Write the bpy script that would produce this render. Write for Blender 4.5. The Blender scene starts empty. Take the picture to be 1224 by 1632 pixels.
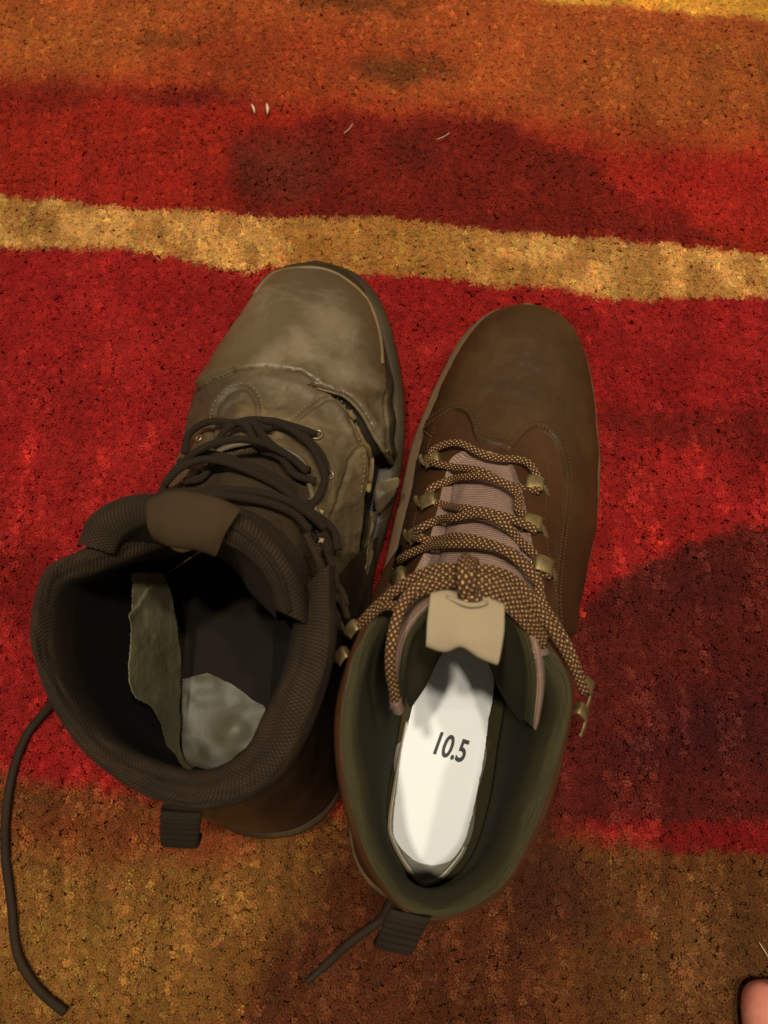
import bpy, math, random
import numpy as np
from mathutils import Vector, Matrix
from mathutils.bvhtree import BVHTree

random.seed(7)
RNG = np.random.default_rng(11)
SC = bpy.context.scene
COL = SC.collection

# ------------------------------------------------------------------ camera
CAM_H, TILT, FPX = 0.41, math.radians(15.0), 1230.0
W0, H0 = 1224.0, 1632.0
cam = bpy.data.cameras.new("camera")
cam_o = bpy.data.objects.new("camera", cam)
COL.objects.link(cam_o)
cam_o.location = (0, 0, CAM_H)
cam_o.rotation_euler = (TILT, 0, 0)
cam.sensor_fit = 'VERTICAL'
cam.sensor_height = 24.0
cam.lens = 24.0 * FPX / H0
cam.clip_start, cam.clip_end = 0.01, 50.0
cam.dof.use_dof = True
cam.dof.focus_distance = 0.365
cam.dof.aperture_fstop = 7.5
SC.camera = cam_o

# ------------------------------------------------------------------ light
SC.view_settings.view_transform = 'Standard'
SC.view_settings.look = 'None'
SC.view_settings.exposure = 0.0
SC.view_settings.gamma = 1.0
world = bpy.data.worlds.new("World")
SC.world = world
world.use_nodes = True
world.node_tree.nodes["Background"].inputs[0].default_value = (1.0, 0.82, 0.58, 1)
world.node_tree.nodes["Background"].inputs[1].default_value = 0.26


def bulb(name, loc, watts, radius):
    l = bpy.data.lights.new(name, 'POINT')
    l.energy = watts
    l.color = (1.0, 0.91, 0.74)
    l.shadow_soft_size = radius
    o = bpy.data.objects.new(name, l)
    o.location = loc
    COL.objects.link(o)


# a ceiling fitting with three bulbs, almost straight overhead
bulb('ceiling_bulb', (-0.32, 0.20, 2.3), 108, 0.05)
bulb('ceiling_bulb', (0.14, 0.14, 2.3), 76, 0.05)
bulb('ceiling_bulb', (0.58, 0.28, 2.3), 54, 0.05)


# ------------------------------------------------------------------ geometry helpers
CT, ST = math.cos(TILT), math.sin(TILT)
CAMP = np.array([0, 0, CAM_H])
RGT = np.array([1.0, 0, 0])
UPV = np.array([0, CT, ST])
FWD = np.array([0, ST, -CT])


def ray(px, py):
    d = FWD * FPX + RGT * (px - W0 / 2) + UPV * (H0 / 2 - py)
    return d / np.linalg.norm(d)


def at(px, py, z):
    d = ray(px, py)
    return CAMP + d * ((z - CAM_H) / d[2])


def ats(lst):
    return np.array([at(*p) for p in lst])


def proj(P):
    Q = np.asarray(P) - CAMP
    d = Q @ FWD
    return W0 / 2 + FPX * (Q @ RGT) / d, H0 / 2 - FPX * (Q @ UPV) / d


def crs(P, N, closed=False):
    """Catmull-Rom through the control points along axis 0, N samples"""
    P = np.asarray(P, float)
    K = len(P)
    if closed:
        E = np.concatenate([P[-1:], P, P[:2]])
        t = np.linspace(0, K, N, endpoint=False)
        i = np.clip(np.floor(t).astype(int), 0, K - 1)
    else:
        E = np.concatenate([2 * P[:1] - P[1:2], P, 2 * P[-1:] - P[-2:-1]])
        t = np.linspace(0, K - 1, N)
        i = np.clip(np.floor(t).astype(int), 0, max(K - 2, 0))
    f = (t - i).reshape((-1,) + (1,) * (P.ndim - 1))
    a, b, c, d = E[i], E[i + 1], E[i + 2], E[i + 3]
    return 0.5 * (2 * b + (c - a) * f + (2 * a - 5 * b + 4 * c - d) * f ** 2 + (3 * b - a - 3 * c + d) * f ** 3)


def even(P, step):
    """resample polyline at even arc length"""
    P = np.asarray(P, float)
    s = np.concatenate([[0], np.cumsum(np.linalg.norm(np.diff(P, axis=0), axis=1))])
    n = max(2, int(s[-1] / step) + 1)
    t = np.linspace(0, s[-1], n)
    return np.stack([np.interp(t, s, P[:, k]) for k in range(P.shape[1])], 1), s[-1]


def inpoly(x, y, poly):
    poly = np.asarray(poly, float)
    r = np.zeros(np.shape(x), bool)
    j = len(poly) - 1
    for i in range(len(poly)):
        xi, yi, xj, yj = poly[i, 0], poly[i, 1], poly[j, 0], poly[j, 1]
        if yi != yj:
            r ^= ((yi > y) != (yj > y)) & (x < (xj - xi) * (y - yi) / (yj - yi) + xi)
        j = i
    return r


def dline(x, y, line):
    """distance in photo pixels to a polyline and the fraction along it"""
    line = np.asarray(line, float)
    best = np.full(np.shape(x), 1e9)
    fr = np.zeros(np.shape(x))
    n = len(line) - 1
    for i in range(n):
        a, b = line[i], line[i + 1]
        d = b - a
        t = np.clip(((x - a[0]) * d[0] + (y - a[1]) * d[1]) / (d @ d), 0, 1)
        q = np.hypot(x - a[0] - t * d[0], y - a[1] - t * d[1])
        m = q < best
        best = np.where(m, q, best)
        fr = np.where(m, (i + t) / n, fr)
    return best, fr


def sm(e0, e1, x):
    t = np.clip((x - e0) / (e1 - e0), 0, 1)
    return t * t * (3 - 2 * t)


def vnoise(x, y, seed=0):
    """smooth value noise, period 1 in x, y, range -1..1"""
    xi, yi = np.floor(x).astype(np.int64), np.floor(y).astype(np.int64)
    fx, fy = x - xi, y - yi
    fx, fy = fx * fx * (3 - 2 * fx), fy * fy * (3 - 2 * fy)

    def h(a, b):
        n = (a * 374761393 + b * 668265263 + seed * 1442695041) & 0x7fffffff
        n = ((n ^ (n >> 13)) * 1274126177) & 0x7fffffff
        return ((n ^ (n >> 16)) & 0xffff) / 32767.5 - 1
    return (h(xi, yi) * (1 - fx) + h(xi + 1, yi) * fx) * (1 - fy) + (h(xi, yi + 1) * (1 - fx) + h(xi + 1, yi + 1) * fx) * fy


def fnoise(x, y, seed=0, oct=4):
    r, a = 0, 1
    for k in range(oct):
        r = r + a * vnoise(x * 2 ** k, y * 2 ** k, seed + k)
        a *= 0.55
    return r


def link(name, me, mat, parent=None, smooth=True):
    o = bpy.data.objects.new(name, me)
    COL.objects.link(o)
    if mat:
        me.materials.append(mat)
    if smooth:
        me.shade_smooth()
    if parent:
        o.parent = parent
        o.matrix_parent_inverse = Matrix.Translation(parent.location).inverted()
    return o


def mesh_from(name, V, F, mat, parent=None, uv=None, smooth=True, kind=None, label=None):
    """V (n,3), F list of index tuples or (m,k) array, uv per vertex (n,2)"""
    V = np.asarray(V, float)
    me = bpy.data.meshes.new(name)
    me.from_pydata(V.tolist(), [], F.tolist() if isinstance(F, np.ndarray) else F)
    if uv is not None:
        l = me.uv_layers.new(name='UVMap')
        idx = np.empty(len(me.loops), np.int32)
        me.loops.foreach_get('vertex_index', idx)
        l.data.foreach_set('uv', np.asarray(uv, float)[idx].ravel())
    me.update()
    o = link(name, me, mat, parent, smooth)
    if kind:
        o['kind'] = kind
    if label:
        o['label'] = label
    return o


def grid_faces(M, N, closed=False):
    i = np.arange(M - 1)[:, None]
    j = np.arange(N if closed else N - 1)[None, :]
    j2 = (j + 1) % N
    return np.stack([i * N + j + 0 * j2, i * N + j2, (i + 1) * N + j2, (i + 1) * N + j], -1).reshape(-1, 4)


def compact(V, F, uv=None):
    used = np.unique(F)
    mp = np.full(len(V), -1)
    mp[used] = np.arange(len(used))
    return V[used], mp[F], None if uv is None else uv[used]


def grid_uv(G):
    du = np.linalg.norm(np.diff(G, axis=1), axis=2).mean(0)
    dv = np.linalg.norm(np.diff(G, axis=0), axis=2).mean(1)
    u = np.concatenate([[0], np.cumsum(du)])
    v = np.concatenate([[0], np.cumsum(dv)])
    return np.stack(np.broadcast_arrays(u[None, :], v[:, None]), -1).reshape(-1, 2)


def grid(name, G, mat, parent=None, mask=None, **k):
    M, N = G.shape[:2]
    F = grid_faces(M, N)
    V = G.reshape(-1, 3)
    uv = grid_uv(G)
    if mask is not None:
        F = F[mask.reshape(-1)]
    V, F, uv = compact(V, F, uv)
    return mesh_from(name, V, F, mat, parent, uv, **k)


def tube_data(P, r, n=8, flat=1.0, up=None, step=0.0012, taper=None):
    """elliptical tube along P; flat = thickness/width; uv = (arc length, around)"""
    P, L = even(P, step)
    m = len(P)
    T = np.gradient(P, axis=0)
    T /= np.linalg.norm(T, axis=1)[:, None] + 1e-12
    up = np.array([0, -ST * 0 - 0.1, 1.0]) if up is None else np.asarray(up, float)
    S = np.cross(T, up)
    S /= np.linalg.norm(S, axis=1)[:, None] + 1e-9
    U = np.cross(S, T)
    a = np.linspace(0, 2 * math.pi, n, endpoint=False)
    rr = np.full(m, r) if taper is None else r * taper(np.linspace(0, 1, m))
    V = P[:, None] + rr[:, None, None] * (np.cos(a)[None, :, None] * S[:, None] + flat * np.sin(a)[None, :, None] * U[:, None])
    F = [tuple(f) for f in grid_faces(m, n, True).tolist()]
    F.append(tuple(range(n))[::-1])
    F.append(tuple((m - 1) * n + k for k in range(n)))
    uv = np.stack(np.broadcast_arrays(np.linspace(0, L, m)[:, None], (a / (2 * math.pi))[None, :]), -1).reshape(-1, 2)
    # mirror the seam so that the wrap is symmetric
    uv[:, 1] = np.abs(((uv[:, 1] + 0.5) % 1.0) * 2 - 1)
    return V.reshape(-1, 3), F, uv


def tube(name, P, r, mat, parent=None, **k):
    kk = {q: k.pop(q) for q in ('n', 'flat', 'up', 'step', 'taper') if q in k}
    V, F, uv = tube_data(P, r, **kk)
    return mesh_from(name, V, F, mat, parent, uv, **k)


class MB:
    def __init__(s):
        s.V, s.F, s.U = [], [], []
        s.n = 0

    def add(s, V, F, uv=None):
        V = np.asarray(V, float)
        s.V.append(V)
        s.F += [tuple(int(i) + s.n for i in f) for f in F]
        s.U.append(np.zeros((len(V), 2)) if uv is None else uv)
        s.n += len(V)

    def build(s, name, mat, parent=None, **k):
        return mesh_from(name, np.concatenate(s.V), s.F, mat, parent, np.concatenate(s.U), **k)


def thing(name, loc, label, cat, group=None):
    o = bpy.data.objects.new(name, None)
    o.location = loc
    o.empty_display_size = 0.05
    COL.objects.link(o)
    o['label'], o['category'] = label, cat
    if group:
        o['group'] = group
    return o


# ------------------------------------------------------------------ materials
def lin(r, g, b):
    f = lambda c: (c / 255 / 12.92) if c / 255 <= 0.04045 else ((c / 255 + 0.055) / 1.055) ** 2.4
    return (f(r), f(g), f(b), 1.0)


class NT:
    def __init__(s, name):
        s.m = bpy.data.materials.new(name)
        s.m.use_nodes = True
        s.t = s.m.node_tree
        s.b = s.t.nodes['Principled BSDF']

    def n(s, typ, **k):
        q = s.t.nodes.new(typ)
        for a, b in k.items():
            if a.startswith('i_'):
                key = a[2:].replace('_', ' ')
                q.inputs[int(key) if key.isdigit() else key].default_value = b
            else:
                setattr(q, a, b)
        return q

    def l(s, a, b):
        s.t.links.new(a, b)

    def math(s, op, a, b=None, c=None):
        q = s.n('ShaderNodeMath', operation=op)
        for i, v in enumerate((a, b, c)):
            if v is None:
                continue
            if isinstance(v, (int, float)):
                q.inputs[i].default_value = v
            else:
                s.l(v, q.inputs[i])
        return q.outputs[0]

    def noise(s, scale, detail=4, rough=0.55, vec=None, dist=0):
        q = s.n('ShaderNodeTexNoise')
        q.inputs['Scale'].default_value = scale
        q.inputs['Detail'].default_value = detail
        q.inputs['Roughness'].default_value = rough
        q.inputs['Distortion'].default_value = dist
        if vec is None:
            vec = s.obj()
        s.l(vec, q.inputs['Vector'])
        return q.outputs['Fac']

    def obj(s):
        if not hasattr(s, '_o'):
            s._o = s.n('ShaderNodeNewGeometry').outputs['Position']
        return s._o

    def uv(s):
        if not hasattr(s, '_u'):
            q = s.n('ShaderNodeUVMap')
            x = s.n('ShaderNodeSeparateXYZ')
            s.l(q.outputs[0], x.inputs[0])
            s._u = (x.outputs[0], x.outputs[1])
        return s._u

    def ramp(s, fac, stops):
        q = s.n('ShaderNodeValToRGB')
        e = q.color_ramp.elements
        while len(e) < len(stops):
            e.new(0.5)
        for i, (p, c) in enumerate(stops):
            e[i].position = p
            e[i].color = c
        s.l(fac, q.inputs[0])
        return q.outputs[0]

    def mix(s, fac, a, b, typ='MIX'):
        q = s.n('ShaderNodeMix', data_type='RGBA', blend_type=typ)
        for v, k in ((fac, 0), (a, 6), (b, 7)):
            if isinstance(v, (int, float, tuple)):
                q.inputs[k].default_value = v
            else:
                s.l(v, q.inputs[k])
        return q.outputs[2]

    def bump(s, h, strength=0.4, dist=0.001, prev=None):
        q = s.n('ShaderNodeBump')
        q.inputs['Strength'].default_value = strength
        q.inputs['Distance'].default_value = dist
        s.l(h, q.inputs['Height'])
        if prev is not None:
            s.l(prev, q.inputs['Normal'])
        return q.outputs[0]

    def out(s, color=None, rough=None, normal=None, metallic=None, spec=None, sheen=None):
        for v, k in ((color, 'Base Color'), (rough, 'Roughness'), (normal, 'Normal'), (metallic, 'Metallic'), (spec, 'Specular IOR Level'), (sheen, 'Sheen Weight')):
            if v is None:
                continue
            if isinstance(v, (int, float, tuple)):
                s.b.inputs[k].default_value = v
            else:
                s.l(v, s.b.inputs[k])
        return s.m


def m_leather(name, c1, c2, c3, rough, scale=18, grain=0.25, scuff=0.0, scol=None, spec=0.4, patches=()):
    t = NT(name)
    a = t.noise(scale, 5, 0.6)
    col = t.ramp(a, [(0.25, c1), (0.5, c2), (0.78, c3)])
    f = t.noise(900, 3, 0.6)
    g = t.noise(160, 4, 0.6)
    if scuff:
        s1 = t.noise(26, 6, 0.62, dist=0.6)
        k = t.ramp(s1, [(0.5, (0, 0, 0, 1)), (0.72, (1, 1, 1, 1))])
        kk = t.math('MULTIPLY', k, scuff)
        col = t.mix(kk, col, scol)
        fine = t.noise(420, 4, 0.7)
        kf = t.ramp(fine, [(0.66, (0, 0, 0, 1)), (0.74, (1, 1, 1, 1))])
        col = t.mix(t.math('MULTIPLY', kf, 0.25 * scuff), col, scol)
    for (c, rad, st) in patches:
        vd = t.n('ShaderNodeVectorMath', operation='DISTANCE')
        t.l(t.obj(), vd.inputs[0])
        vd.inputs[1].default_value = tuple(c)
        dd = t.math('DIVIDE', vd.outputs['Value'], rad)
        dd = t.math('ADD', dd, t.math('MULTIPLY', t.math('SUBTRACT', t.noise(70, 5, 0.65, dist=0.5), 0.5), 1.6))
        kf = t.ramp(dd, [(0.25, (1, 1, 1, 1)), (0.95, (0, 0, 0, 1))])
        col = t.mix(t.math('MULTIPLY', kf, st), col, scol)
    h = t.math('ADD', t.math('MULTIPLY', f, 0.4), g)
    nrm = t.bump(h, grain, 0.0006)
    r = t.math('ADD', t.math('MULTIPLY', g, 0.25), rough - 0.12)
    return t.out(col, r, nrm, spec=spec)


def m_weave(name, dark, light, pitch, rough=0.85, strength=0.6, ratio=1.0, sheen=0.0, amount=1.0):
    """staggered small stitches from the uv (metres)"""
    t = NT(name)
    u, v = t.uv()
    a = t.math('MULTIPLY', u, 2 * math.pi / pitch)
    b = t.math('MULTIPLY', v, 2 * math.pi / (pitch * ratio))
    w = t.math('MULTIPLY', t.math('SINE', a), t.math('SINE', b))
    w = t.math('ADD', t.math('MULTIPLY', w, 0.5), 0.5)
    n = t.noise(60, 4)
    f = t.math('MULTIPLY', w, t.math('ADD', t.math('MULTIPLY', n, 0.9), 0.3))
    col = t.ramp(t.math('MULTIPLY', f, amount), [(0.25, dark), (0.85, light)])
    nrm = t.bump(w, strength, 0.0005, )
    return t.out(col, rough, nrm, spec=0.25, sheen=sheen)


def m_knit(name, c1, c2, rough=0.9, scale=700, strength=0.5, rowpitch=None, rows=0.35):
    t = NT(name)
    n1 = t.noise(scale, 3, 0.6)
    n2 = t.noise(40, 4)
    f = t.math('ADD', t.math('MULTIPLY', n1, 0.6), t.math('MULTIPLY', n2, 0.4))
    h = n1
    if rowpitch:
        u, v = t.uv()
        s = t.math('ADD', t.math('MULTIPLY', t.math('SINE', t.math('MULTIPLY', t.math('ADD', v, t.math('MULTIPLY', n2, 0.002)), 2 * math.pi / rowpitch)), 0.5), 0.5)
        f = t.math('ADD', t.math('MULTIPLY', f, 1 - rows), t.math('MULTIPLY', s, rows))
        h = t.math('ADD', n1, s)
    col = t.ramp(f, [(0.3, c1), (0.7, c2)])
    nrm = t.bump(h, strength, 0.0005)
    return t.out(col, rough, nrm, spec=0.12)


def m_lace(name, dark, light, pitch=0.0025, dots=3.0, rough=0.7, spec=0.35):
    """braided cord: staggered dots along u (metres), around v (0..1 twice)"""
    t = NT(name)
    u, v = t.uv()
    a = t.math('MULTIPLY', u, 2 * math.pi / pitch)
    b = t.math('MULTIPLY', v, 2 * math.pi * dots)
    w = t.math('MULTIPLY', t.math('SINE', a), t.math('SINE', b))
    w2 = t.math('ADD', t.math('MULTIPLY', w, 0.5), 0.5)
    col = t.ramp(w2, [(0.72, dark), (0.86, light)])
    h = t.math('ABSOLUTE', w)
    nrm = t.bump(h, 0.7, 0.0006)
    return t.out(col, rough, nrm, spec=spec)


def m_metal(name, c, rough):
    t = NT(name)
    n = t.noise(220, 5, 0.65)
    col = t.ramp(n, [(0.3, tuple(x * 0.6 for x in c[:3]) + (1,)), (0.65, c)])
    r = t.math('ADD', t.math('MULTIPLY', n, 0.3), rough - 0.1)
    return t.out(col, r, t.bump(n, 0.15, 0.0003), metallic=0.9)


def m_plain(name, c, rough=0.6, bumpscale=300, strength=0.2, c2=None, spec=0.3, cscale=30):
    t = NT(name)
    n = t.noise(bumpscale, 5, 0.6)
    k = t.noise(cscale, 5, 0.6)
    col = t.ramp(k, [(0.3, c), (0.7, c2 or c)])
    return t.out(col, rough, t.bump(n, strength, 0.0006), spec=spec)


def m_pile(name, inst=False):
    t = NT(name)
    q = t.n('ShaderNodeAttribute', attribute_name='Col')
    if inst:
        q.attribute_type = 'INSTANCER'
    n = t.noise(900, 3, 0.6)
    nrm = t.bump(n, 0.5, 0.0006)
    k = t.math('ADD', t.math('MULTIPLY', n, 0.7), 0.65)
    cc = t.n('ShaderNodeCombineColor')
    for i in range(3):
        t.l(k, cc.inputs[i])
    col = t.mix(1.0, q.outputs['Color'], cc.outputs[0], 'MULTIPLY')
    t.out(col, 0.8, nrm, spec=0.15)
    tr = t.n('ShaderNodeBsdfTranslucent')
    t.l(col, tr.inputs[0])
    mx = t.n('ShaderNodeMixShader')
    mx.inputs[0].default_value = 0.33
    t.l(t.b.outputs[0], mx.inputs[1])
    t.l(tr.outputs[0], mx.inputs[2])
    t.l(mx.outputs[0], t.t.nodes['Material Output'].inputs[0])
    return t.m


MT = {}
MT['pile'] = m_pile('wool_backing')
MT['wool'] = m_pile('wool_pile', True)
MT['floor'] = m_plain('floor_boards', (0.09, 0.05, 0.025, 1), 0.5)
# new boot
MT['new_leather'] = m_leather('oiled_brown_leather', lin(48, 33, 16), lin(61, 42, 21), lin(78, 55, 29), 0.5, 24, 0.16, spec=0.22)
MT['new_quarter'] = m_leather('oiled_brown_leather_side', lin(54, 33, 17), lin(66, 41, 21), lin(80, 52, 28), 0.52, 22, 0.2, spec=0.22)
MT['new_sole'] = m_plain('taupe_rubber', lin(84, 64, 42), 0.6, 400, 0.2, lin(98, 76, 50))
MT['new_lining'] = m_knit('olive_lining', lin(48, 45, 29), lin(66, 61, 40), 1.0, 1100, 0.4, 0.0010, 0.22)
MT['new_footbed'] = m_knit('olive_footbed', lin(50, 46, 30), lin(68, 62, 41), 1.0, 1100, 0.4)
MT['new_tongue'] = m_knit('mauve_tongue_fabric', lin(100, 78, 68), lin(158, 130, 116), 0.9, 1300, 0.6, 0.0012, 0.3)
MT['new_tab'] = m_plain('tan_suede', lin(142, 126, 102), 0.9, 900, 0.3, lin(154, 138, 112), 0.15)
MT['new_lace'] = m_lace('braided_brown_gold_lace', lin(64, 39, 21), lin(200, 154, 92))
MT['thread'] = m_plain('brown_thread', lin(86, 60, 34), 0.8)
MT['brass'] = m_metal('antique_brass', lin(150, 130, 88), 0.5)
MT['paper'] = m_plain('white_card', (0.83, 0.84, 0.85, 1), 0.6, 500, 0.05, (0.86, 0.87, 0.87, 1), 0.2)
MT['ink'] = m_plain('black_ink', (0.03, 0.03, 0.03, 1), 0.6)
MT['webbing'] = m_plain('dark_webbing', lin(32, 25, 17), 0.85, 900, 0.4, lin(42, 34, 24), 0.15)
# worn boot
MT['old_leather'] = m_leather('worn_taupe_leather', lin(66, 54, 35), lin(82, 68, 45), lin(98, 82, 57), 0.42, 14, 0.45, 0.5, lin(136, 121, 98), 0.45, patches=[(at(522, 520, .066), .020, .38), (at(470, 560, .068), .016, .35), (at(430, 590, .068), .012, .4), (at(540, 600, .066), .012, .35)])  # pale patch on the toe paints its broad highlight into the leather
MT['old_quarter'] = m_leather('worn_side_leather', lin(58, 48, 32), lin(80, 67, 46), lin(104, 89, 64), 0.55, 24, 0.6, 0.5, lin(138, 118, 80), 0.35)
MT['old_dark'] = m_plain('black_torn_edge', lin(30, 22, 14), 0.8, 300, 0.4, lin(40, 30, 18))
MT['old_shaft'] = m_leather('worn_dark_shaft_leather', lin(28, 20, 11), lin(36, 26, 15), lin(48, 36, 21), 0.42, 26, 0.5, 0.3, lin(80, 64, 42), 0.4)
MT['old_sole'] = m_plain('scuffed_dark_rubber', lin(46, 36, 22), 0.5, 160, 0.4, lin(64, 51, 32))
MT['old_welt'] = m_plain('scuffed_pale_welt', lin(92, 75, 48), 0.6, 300, 0.4, lin(120, 99, 66))
MT['old_mesh'] = m_weave('padded_brown_mesh', lin(22, 14, 7), lin(66, 49, 26), 0.0014, 0.9, 0.6, 1.4)
MT['old_liner'] = m_weave('black_lining', lin(20, 14, 9), lin(34, 25, 16), 0.0014, 0.9, 0.4)
MT['old_tongue'] = m_weave('ribbed_tongue_mesh', lin(36, 26, 15), lin(84, 65, 40), 0.0019, 0.8, 0.7, 0.7)
MT['old_tab'] = m_plain('dark_brown_tab', lin(50, 38, 24), 0.85, 700, 0.3, lin(60, 46, 29), 0.15)
MT['old_lace'] = m_lace('dark_lace', lin(34, 24, 13), lin(54, 40, 23), 0.0016, 3.0, 0.8, 0.25)
MT['old_cord'] = m_plain('dark_waxed_cord', lin(32, 21, 11), 0.75, 900, 0.3, lin(44, 30, 16), 0.2)
MT['old_insole'] = m_plain('grey_worn_insole', lin(62, 58, 42), 0.5, 200, 0.3, lin(80, 75, 56), 0.35, 50)
MT['old_flap'] = m_plain('torn_grey_lining', lin(88, 82, 58), 0.55, 300, 0.5, lin(120, 112, 84), 0.4, 60)
MT['fray'] = m_plain('white_frayed_fabric', lin(146, 122, 86), 0.9)
MT['steel'] = m_metal('dull_steel', lin(170, 150, 120), 0.4)
MT['lint'] = m_plain('white_lint', lin(200, 180, 150), 0.9)


def m_skin():
    t = NT('skin')
    n = t.noise(120, 5, 0.6)
    col = t.ramp(n, [(0.3, lin(192, 112, 96)), (0.7, lin(216, 142, 122))])
    t.b.inputs['Subsurface Weight'].default_value = 0.25
    t.b.inputs['Subsurface Radius'].default_value = (0.004, 0.0015, 0.0008)
    return t.out(col, 0.5, t.bump(t.noise(700, 3), 0.15, 0.0004))


def m_plastic():
    t = NT('clear_plastic')
    t.b.inputs['Transmission Weight'].default_value = 0.75
    t.b.inputs['IOR'].default_value = 1.2
    return t.out((0.8, 0.76, 0.66, 1), 0.35)


MT['skin'] = m_skin()
MT['plastic'] = m_plastic()
MT['plastic_edge'] = m_plain('grey_plastic_edge', lin(120, 110, 88), 0.3, 300, 0.2, lin(150, 138, 112), 0.5)
MT['nail'] = m_plain('toenail', lin(214, 150, 126), 0.3)


# ------------------------------------------------------------------ rug
def rug_colour(px, py):
    """the rug's woven colour (linear) at photo-pixel position of a ground point"""
    wx = fnoise(px / 90, py / 90, 3) * 16 + fnoise(px / 14, py / 14, 9, 2) * 7
    wy = fnoise(px / 90, py / 90, 5) * 10 + fnoise(px / 14, py / 14, 8, 2) * 5
    x, y = px + wx, py + wy
    xs, ys = px + wx * 0.35, py + wy * 0.7

    red = np.array(lin(152, 32, 30)[:3])
    C = np.broadcast_to(red, px.shape + (3,)).copy()

    def lay(col, m):
        nonlocal C
        m = np.clip(m, 0, 1)[..., None]
        C = C * (1 - m) + np.array(lin(*col)[:3]) * m

    def poly(pts, soft):
        i = inpoly(x, y, pts)
        d, _ = dline(x, y, list(pts) + [pts[0]])
        return sm(-soft, soft, np.where(i, d, -d))

    def blob(cx, cy, rx, ry, p=1.0):
        return np.clip(1 - ((x - cx) / rx) ** 2 - ((y - cy) / ry) ** 2, 0, 1) ** p
    # upper field: orange to red
    o_edge = np.interp(x, [-400, 0, 300, 600, 800, 1000, 1224, 1700], [112, 120, 135, 168, 190, 215, 235, 260])
    top = ys < np.interp(xs, [-400, 0, 400, 800, 1224, 1700], [290, 312, 345, 370, 405, 430])
    lay((152, 38, 24), np.where(top, 1.0, 0))
    lay((166, 82, 38), sm(45, -55, y - o_edge) * top)
    lay((150, 56, 28), blob(420, 90, 330, 70) * 0.8)
    lay((164, 94, 40), blob(1120, 110, 260, 90) * 0.5 + blob(60, 60, 260, 80) * 0.5)
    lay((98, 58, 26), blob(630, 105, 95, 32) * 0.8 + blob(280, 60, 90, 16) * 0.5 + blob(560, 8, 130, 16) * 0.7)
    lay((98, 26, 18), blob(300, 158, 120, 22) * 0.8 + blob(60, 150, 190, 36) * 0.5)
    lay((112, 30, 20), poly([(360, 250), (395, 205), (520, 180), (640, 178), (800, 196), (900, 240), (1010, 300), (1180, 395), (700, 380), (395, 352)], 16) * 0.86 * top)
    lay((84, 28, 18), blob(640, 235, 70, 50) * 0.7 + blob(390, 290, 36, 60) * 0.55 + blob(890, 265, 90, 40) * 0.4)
    lay((96, 52, 34), blob(450, 270, 80, 70) * 0.4)
    lay((168, 36, 30), blob(1130, 300, 170, 80) * 0.6 + blob(200, 290, 180, 60) * 0.5)
    lay((208, 152, 60), sm(6, -6, ys - np.interp(xs, [800, 960, 1224, 1700], [-20, 8, 32, 70])) * (xs > 760))
    # red field
    lay((136, 22, 22), (1 - top) * (0.5 + 0.5 * fnoise(px / 120, py / 120, 21)) * 0.6)
    lay((166, 40, 34), (1 - top) * np.clip(fnoise(px / 70, py / 40, 22), 0, 1) * 0.5)
    lay((108, 26, 20), poly([(900, 655), (1000, 650), (1300, 652), (1500, 740), (1300, 735), (1000, 700)], 14) * 0.75)
    lay((104, 20, 16), blob(30, 930, 130, 90) * 0.55)
    # lower right maroon
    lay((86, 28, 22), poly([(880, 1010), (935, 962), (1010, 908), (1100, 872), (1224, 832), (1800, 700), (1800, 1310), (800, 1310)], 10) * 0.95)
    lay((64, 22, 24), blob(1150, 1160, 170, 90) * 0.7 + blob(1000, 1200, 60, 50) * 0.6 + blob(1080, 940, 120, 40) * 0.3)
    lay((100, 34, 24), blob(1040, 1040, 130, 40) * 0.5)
    # lower fields
    low = np.interp(x, [-500, 0, 250, 520, 800, 880, 1224, 1800], [1215, 1232, 1280, 1285, 1300, 1316, 1352, 1400])
    lay((106, 60, 28), sm(-22, 22, y - low))
    lay((134, 94, 42), blob(120, 1520, 330, 200, 0.7) * 0.85 + blob(440, 1400, 150, 110) * 0.5)
    lay((124, 54, 27), blob(330, 1330, 120, 70) * 0.6 + blob(130, 1330, 160, 60) * 0.5 + blob(600, 1380, 60, 60) * 0.5)
    lay((82, 40, 21), poly([(540, 1300), (700, 1300), (900, 1290), (900, 1390), (880, 1480), (840, 1800), (380, 1800), (400, 1570), (480, 1480)], 34) * 0.85)  # dark brown of the rug with the boot's shadow mixed into the colour
    lay((78, 40, 26), blob(900, 1420, 100, 90) * 0.8)
    lay((104, 66, 34), blob(1120, 1540, 230, 170, 0.8) * 0.9 + blob(990, 1390, 60, 50) * 0.4)
    lay((140, 66, 34), blob(1010, 1490, 46, 26) * 0.6)
    lay((122, 22, 22), sm(26, 18, np.abs(ys - np.interp(xs, [860, 1224, 1800], [1318, 1338, 1370]))) * sm(850, 1150, x + 60 * fnoise(px / 30, py / 30, 31)) * 0.95)
    # gold stripe
    st = sm(-5, 5, ys - np.interp(xs, [-400, 0, 200, 400, 600, 800, 1000, 1224, 1700], [280, 312, 335, 345, 352, 370, 390, 405, 430])) * \
        sm(5, -5, ys - np.interp(xs, [-400, 0, 200, 400, 600, 800, 1000, 1224, 1700], [340, 386, 404, 426, 440, 456, 470, 476, 500]))
    lay((206, 156, 86), st)
    lay((156, 104, 48), st * np.clip(0.25 + 1.3 * fnoise(px / 40, py / 40, 41), 0, 1) * 0.7)
    lay((158, 100, 38), st * sm(0.2, 1, blob(620, 395, 270, 400)) * 0.7)
    return C


def colour_attr(me, C):
    a = me.color_attributes.new('Col', 'FLOAT_COLOR', 'POINT')
    a.data.foreach_set('color', np.concatenate([C, np.ones((len(C), 1))], 1).astype(np.float32).ravel())


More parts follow.
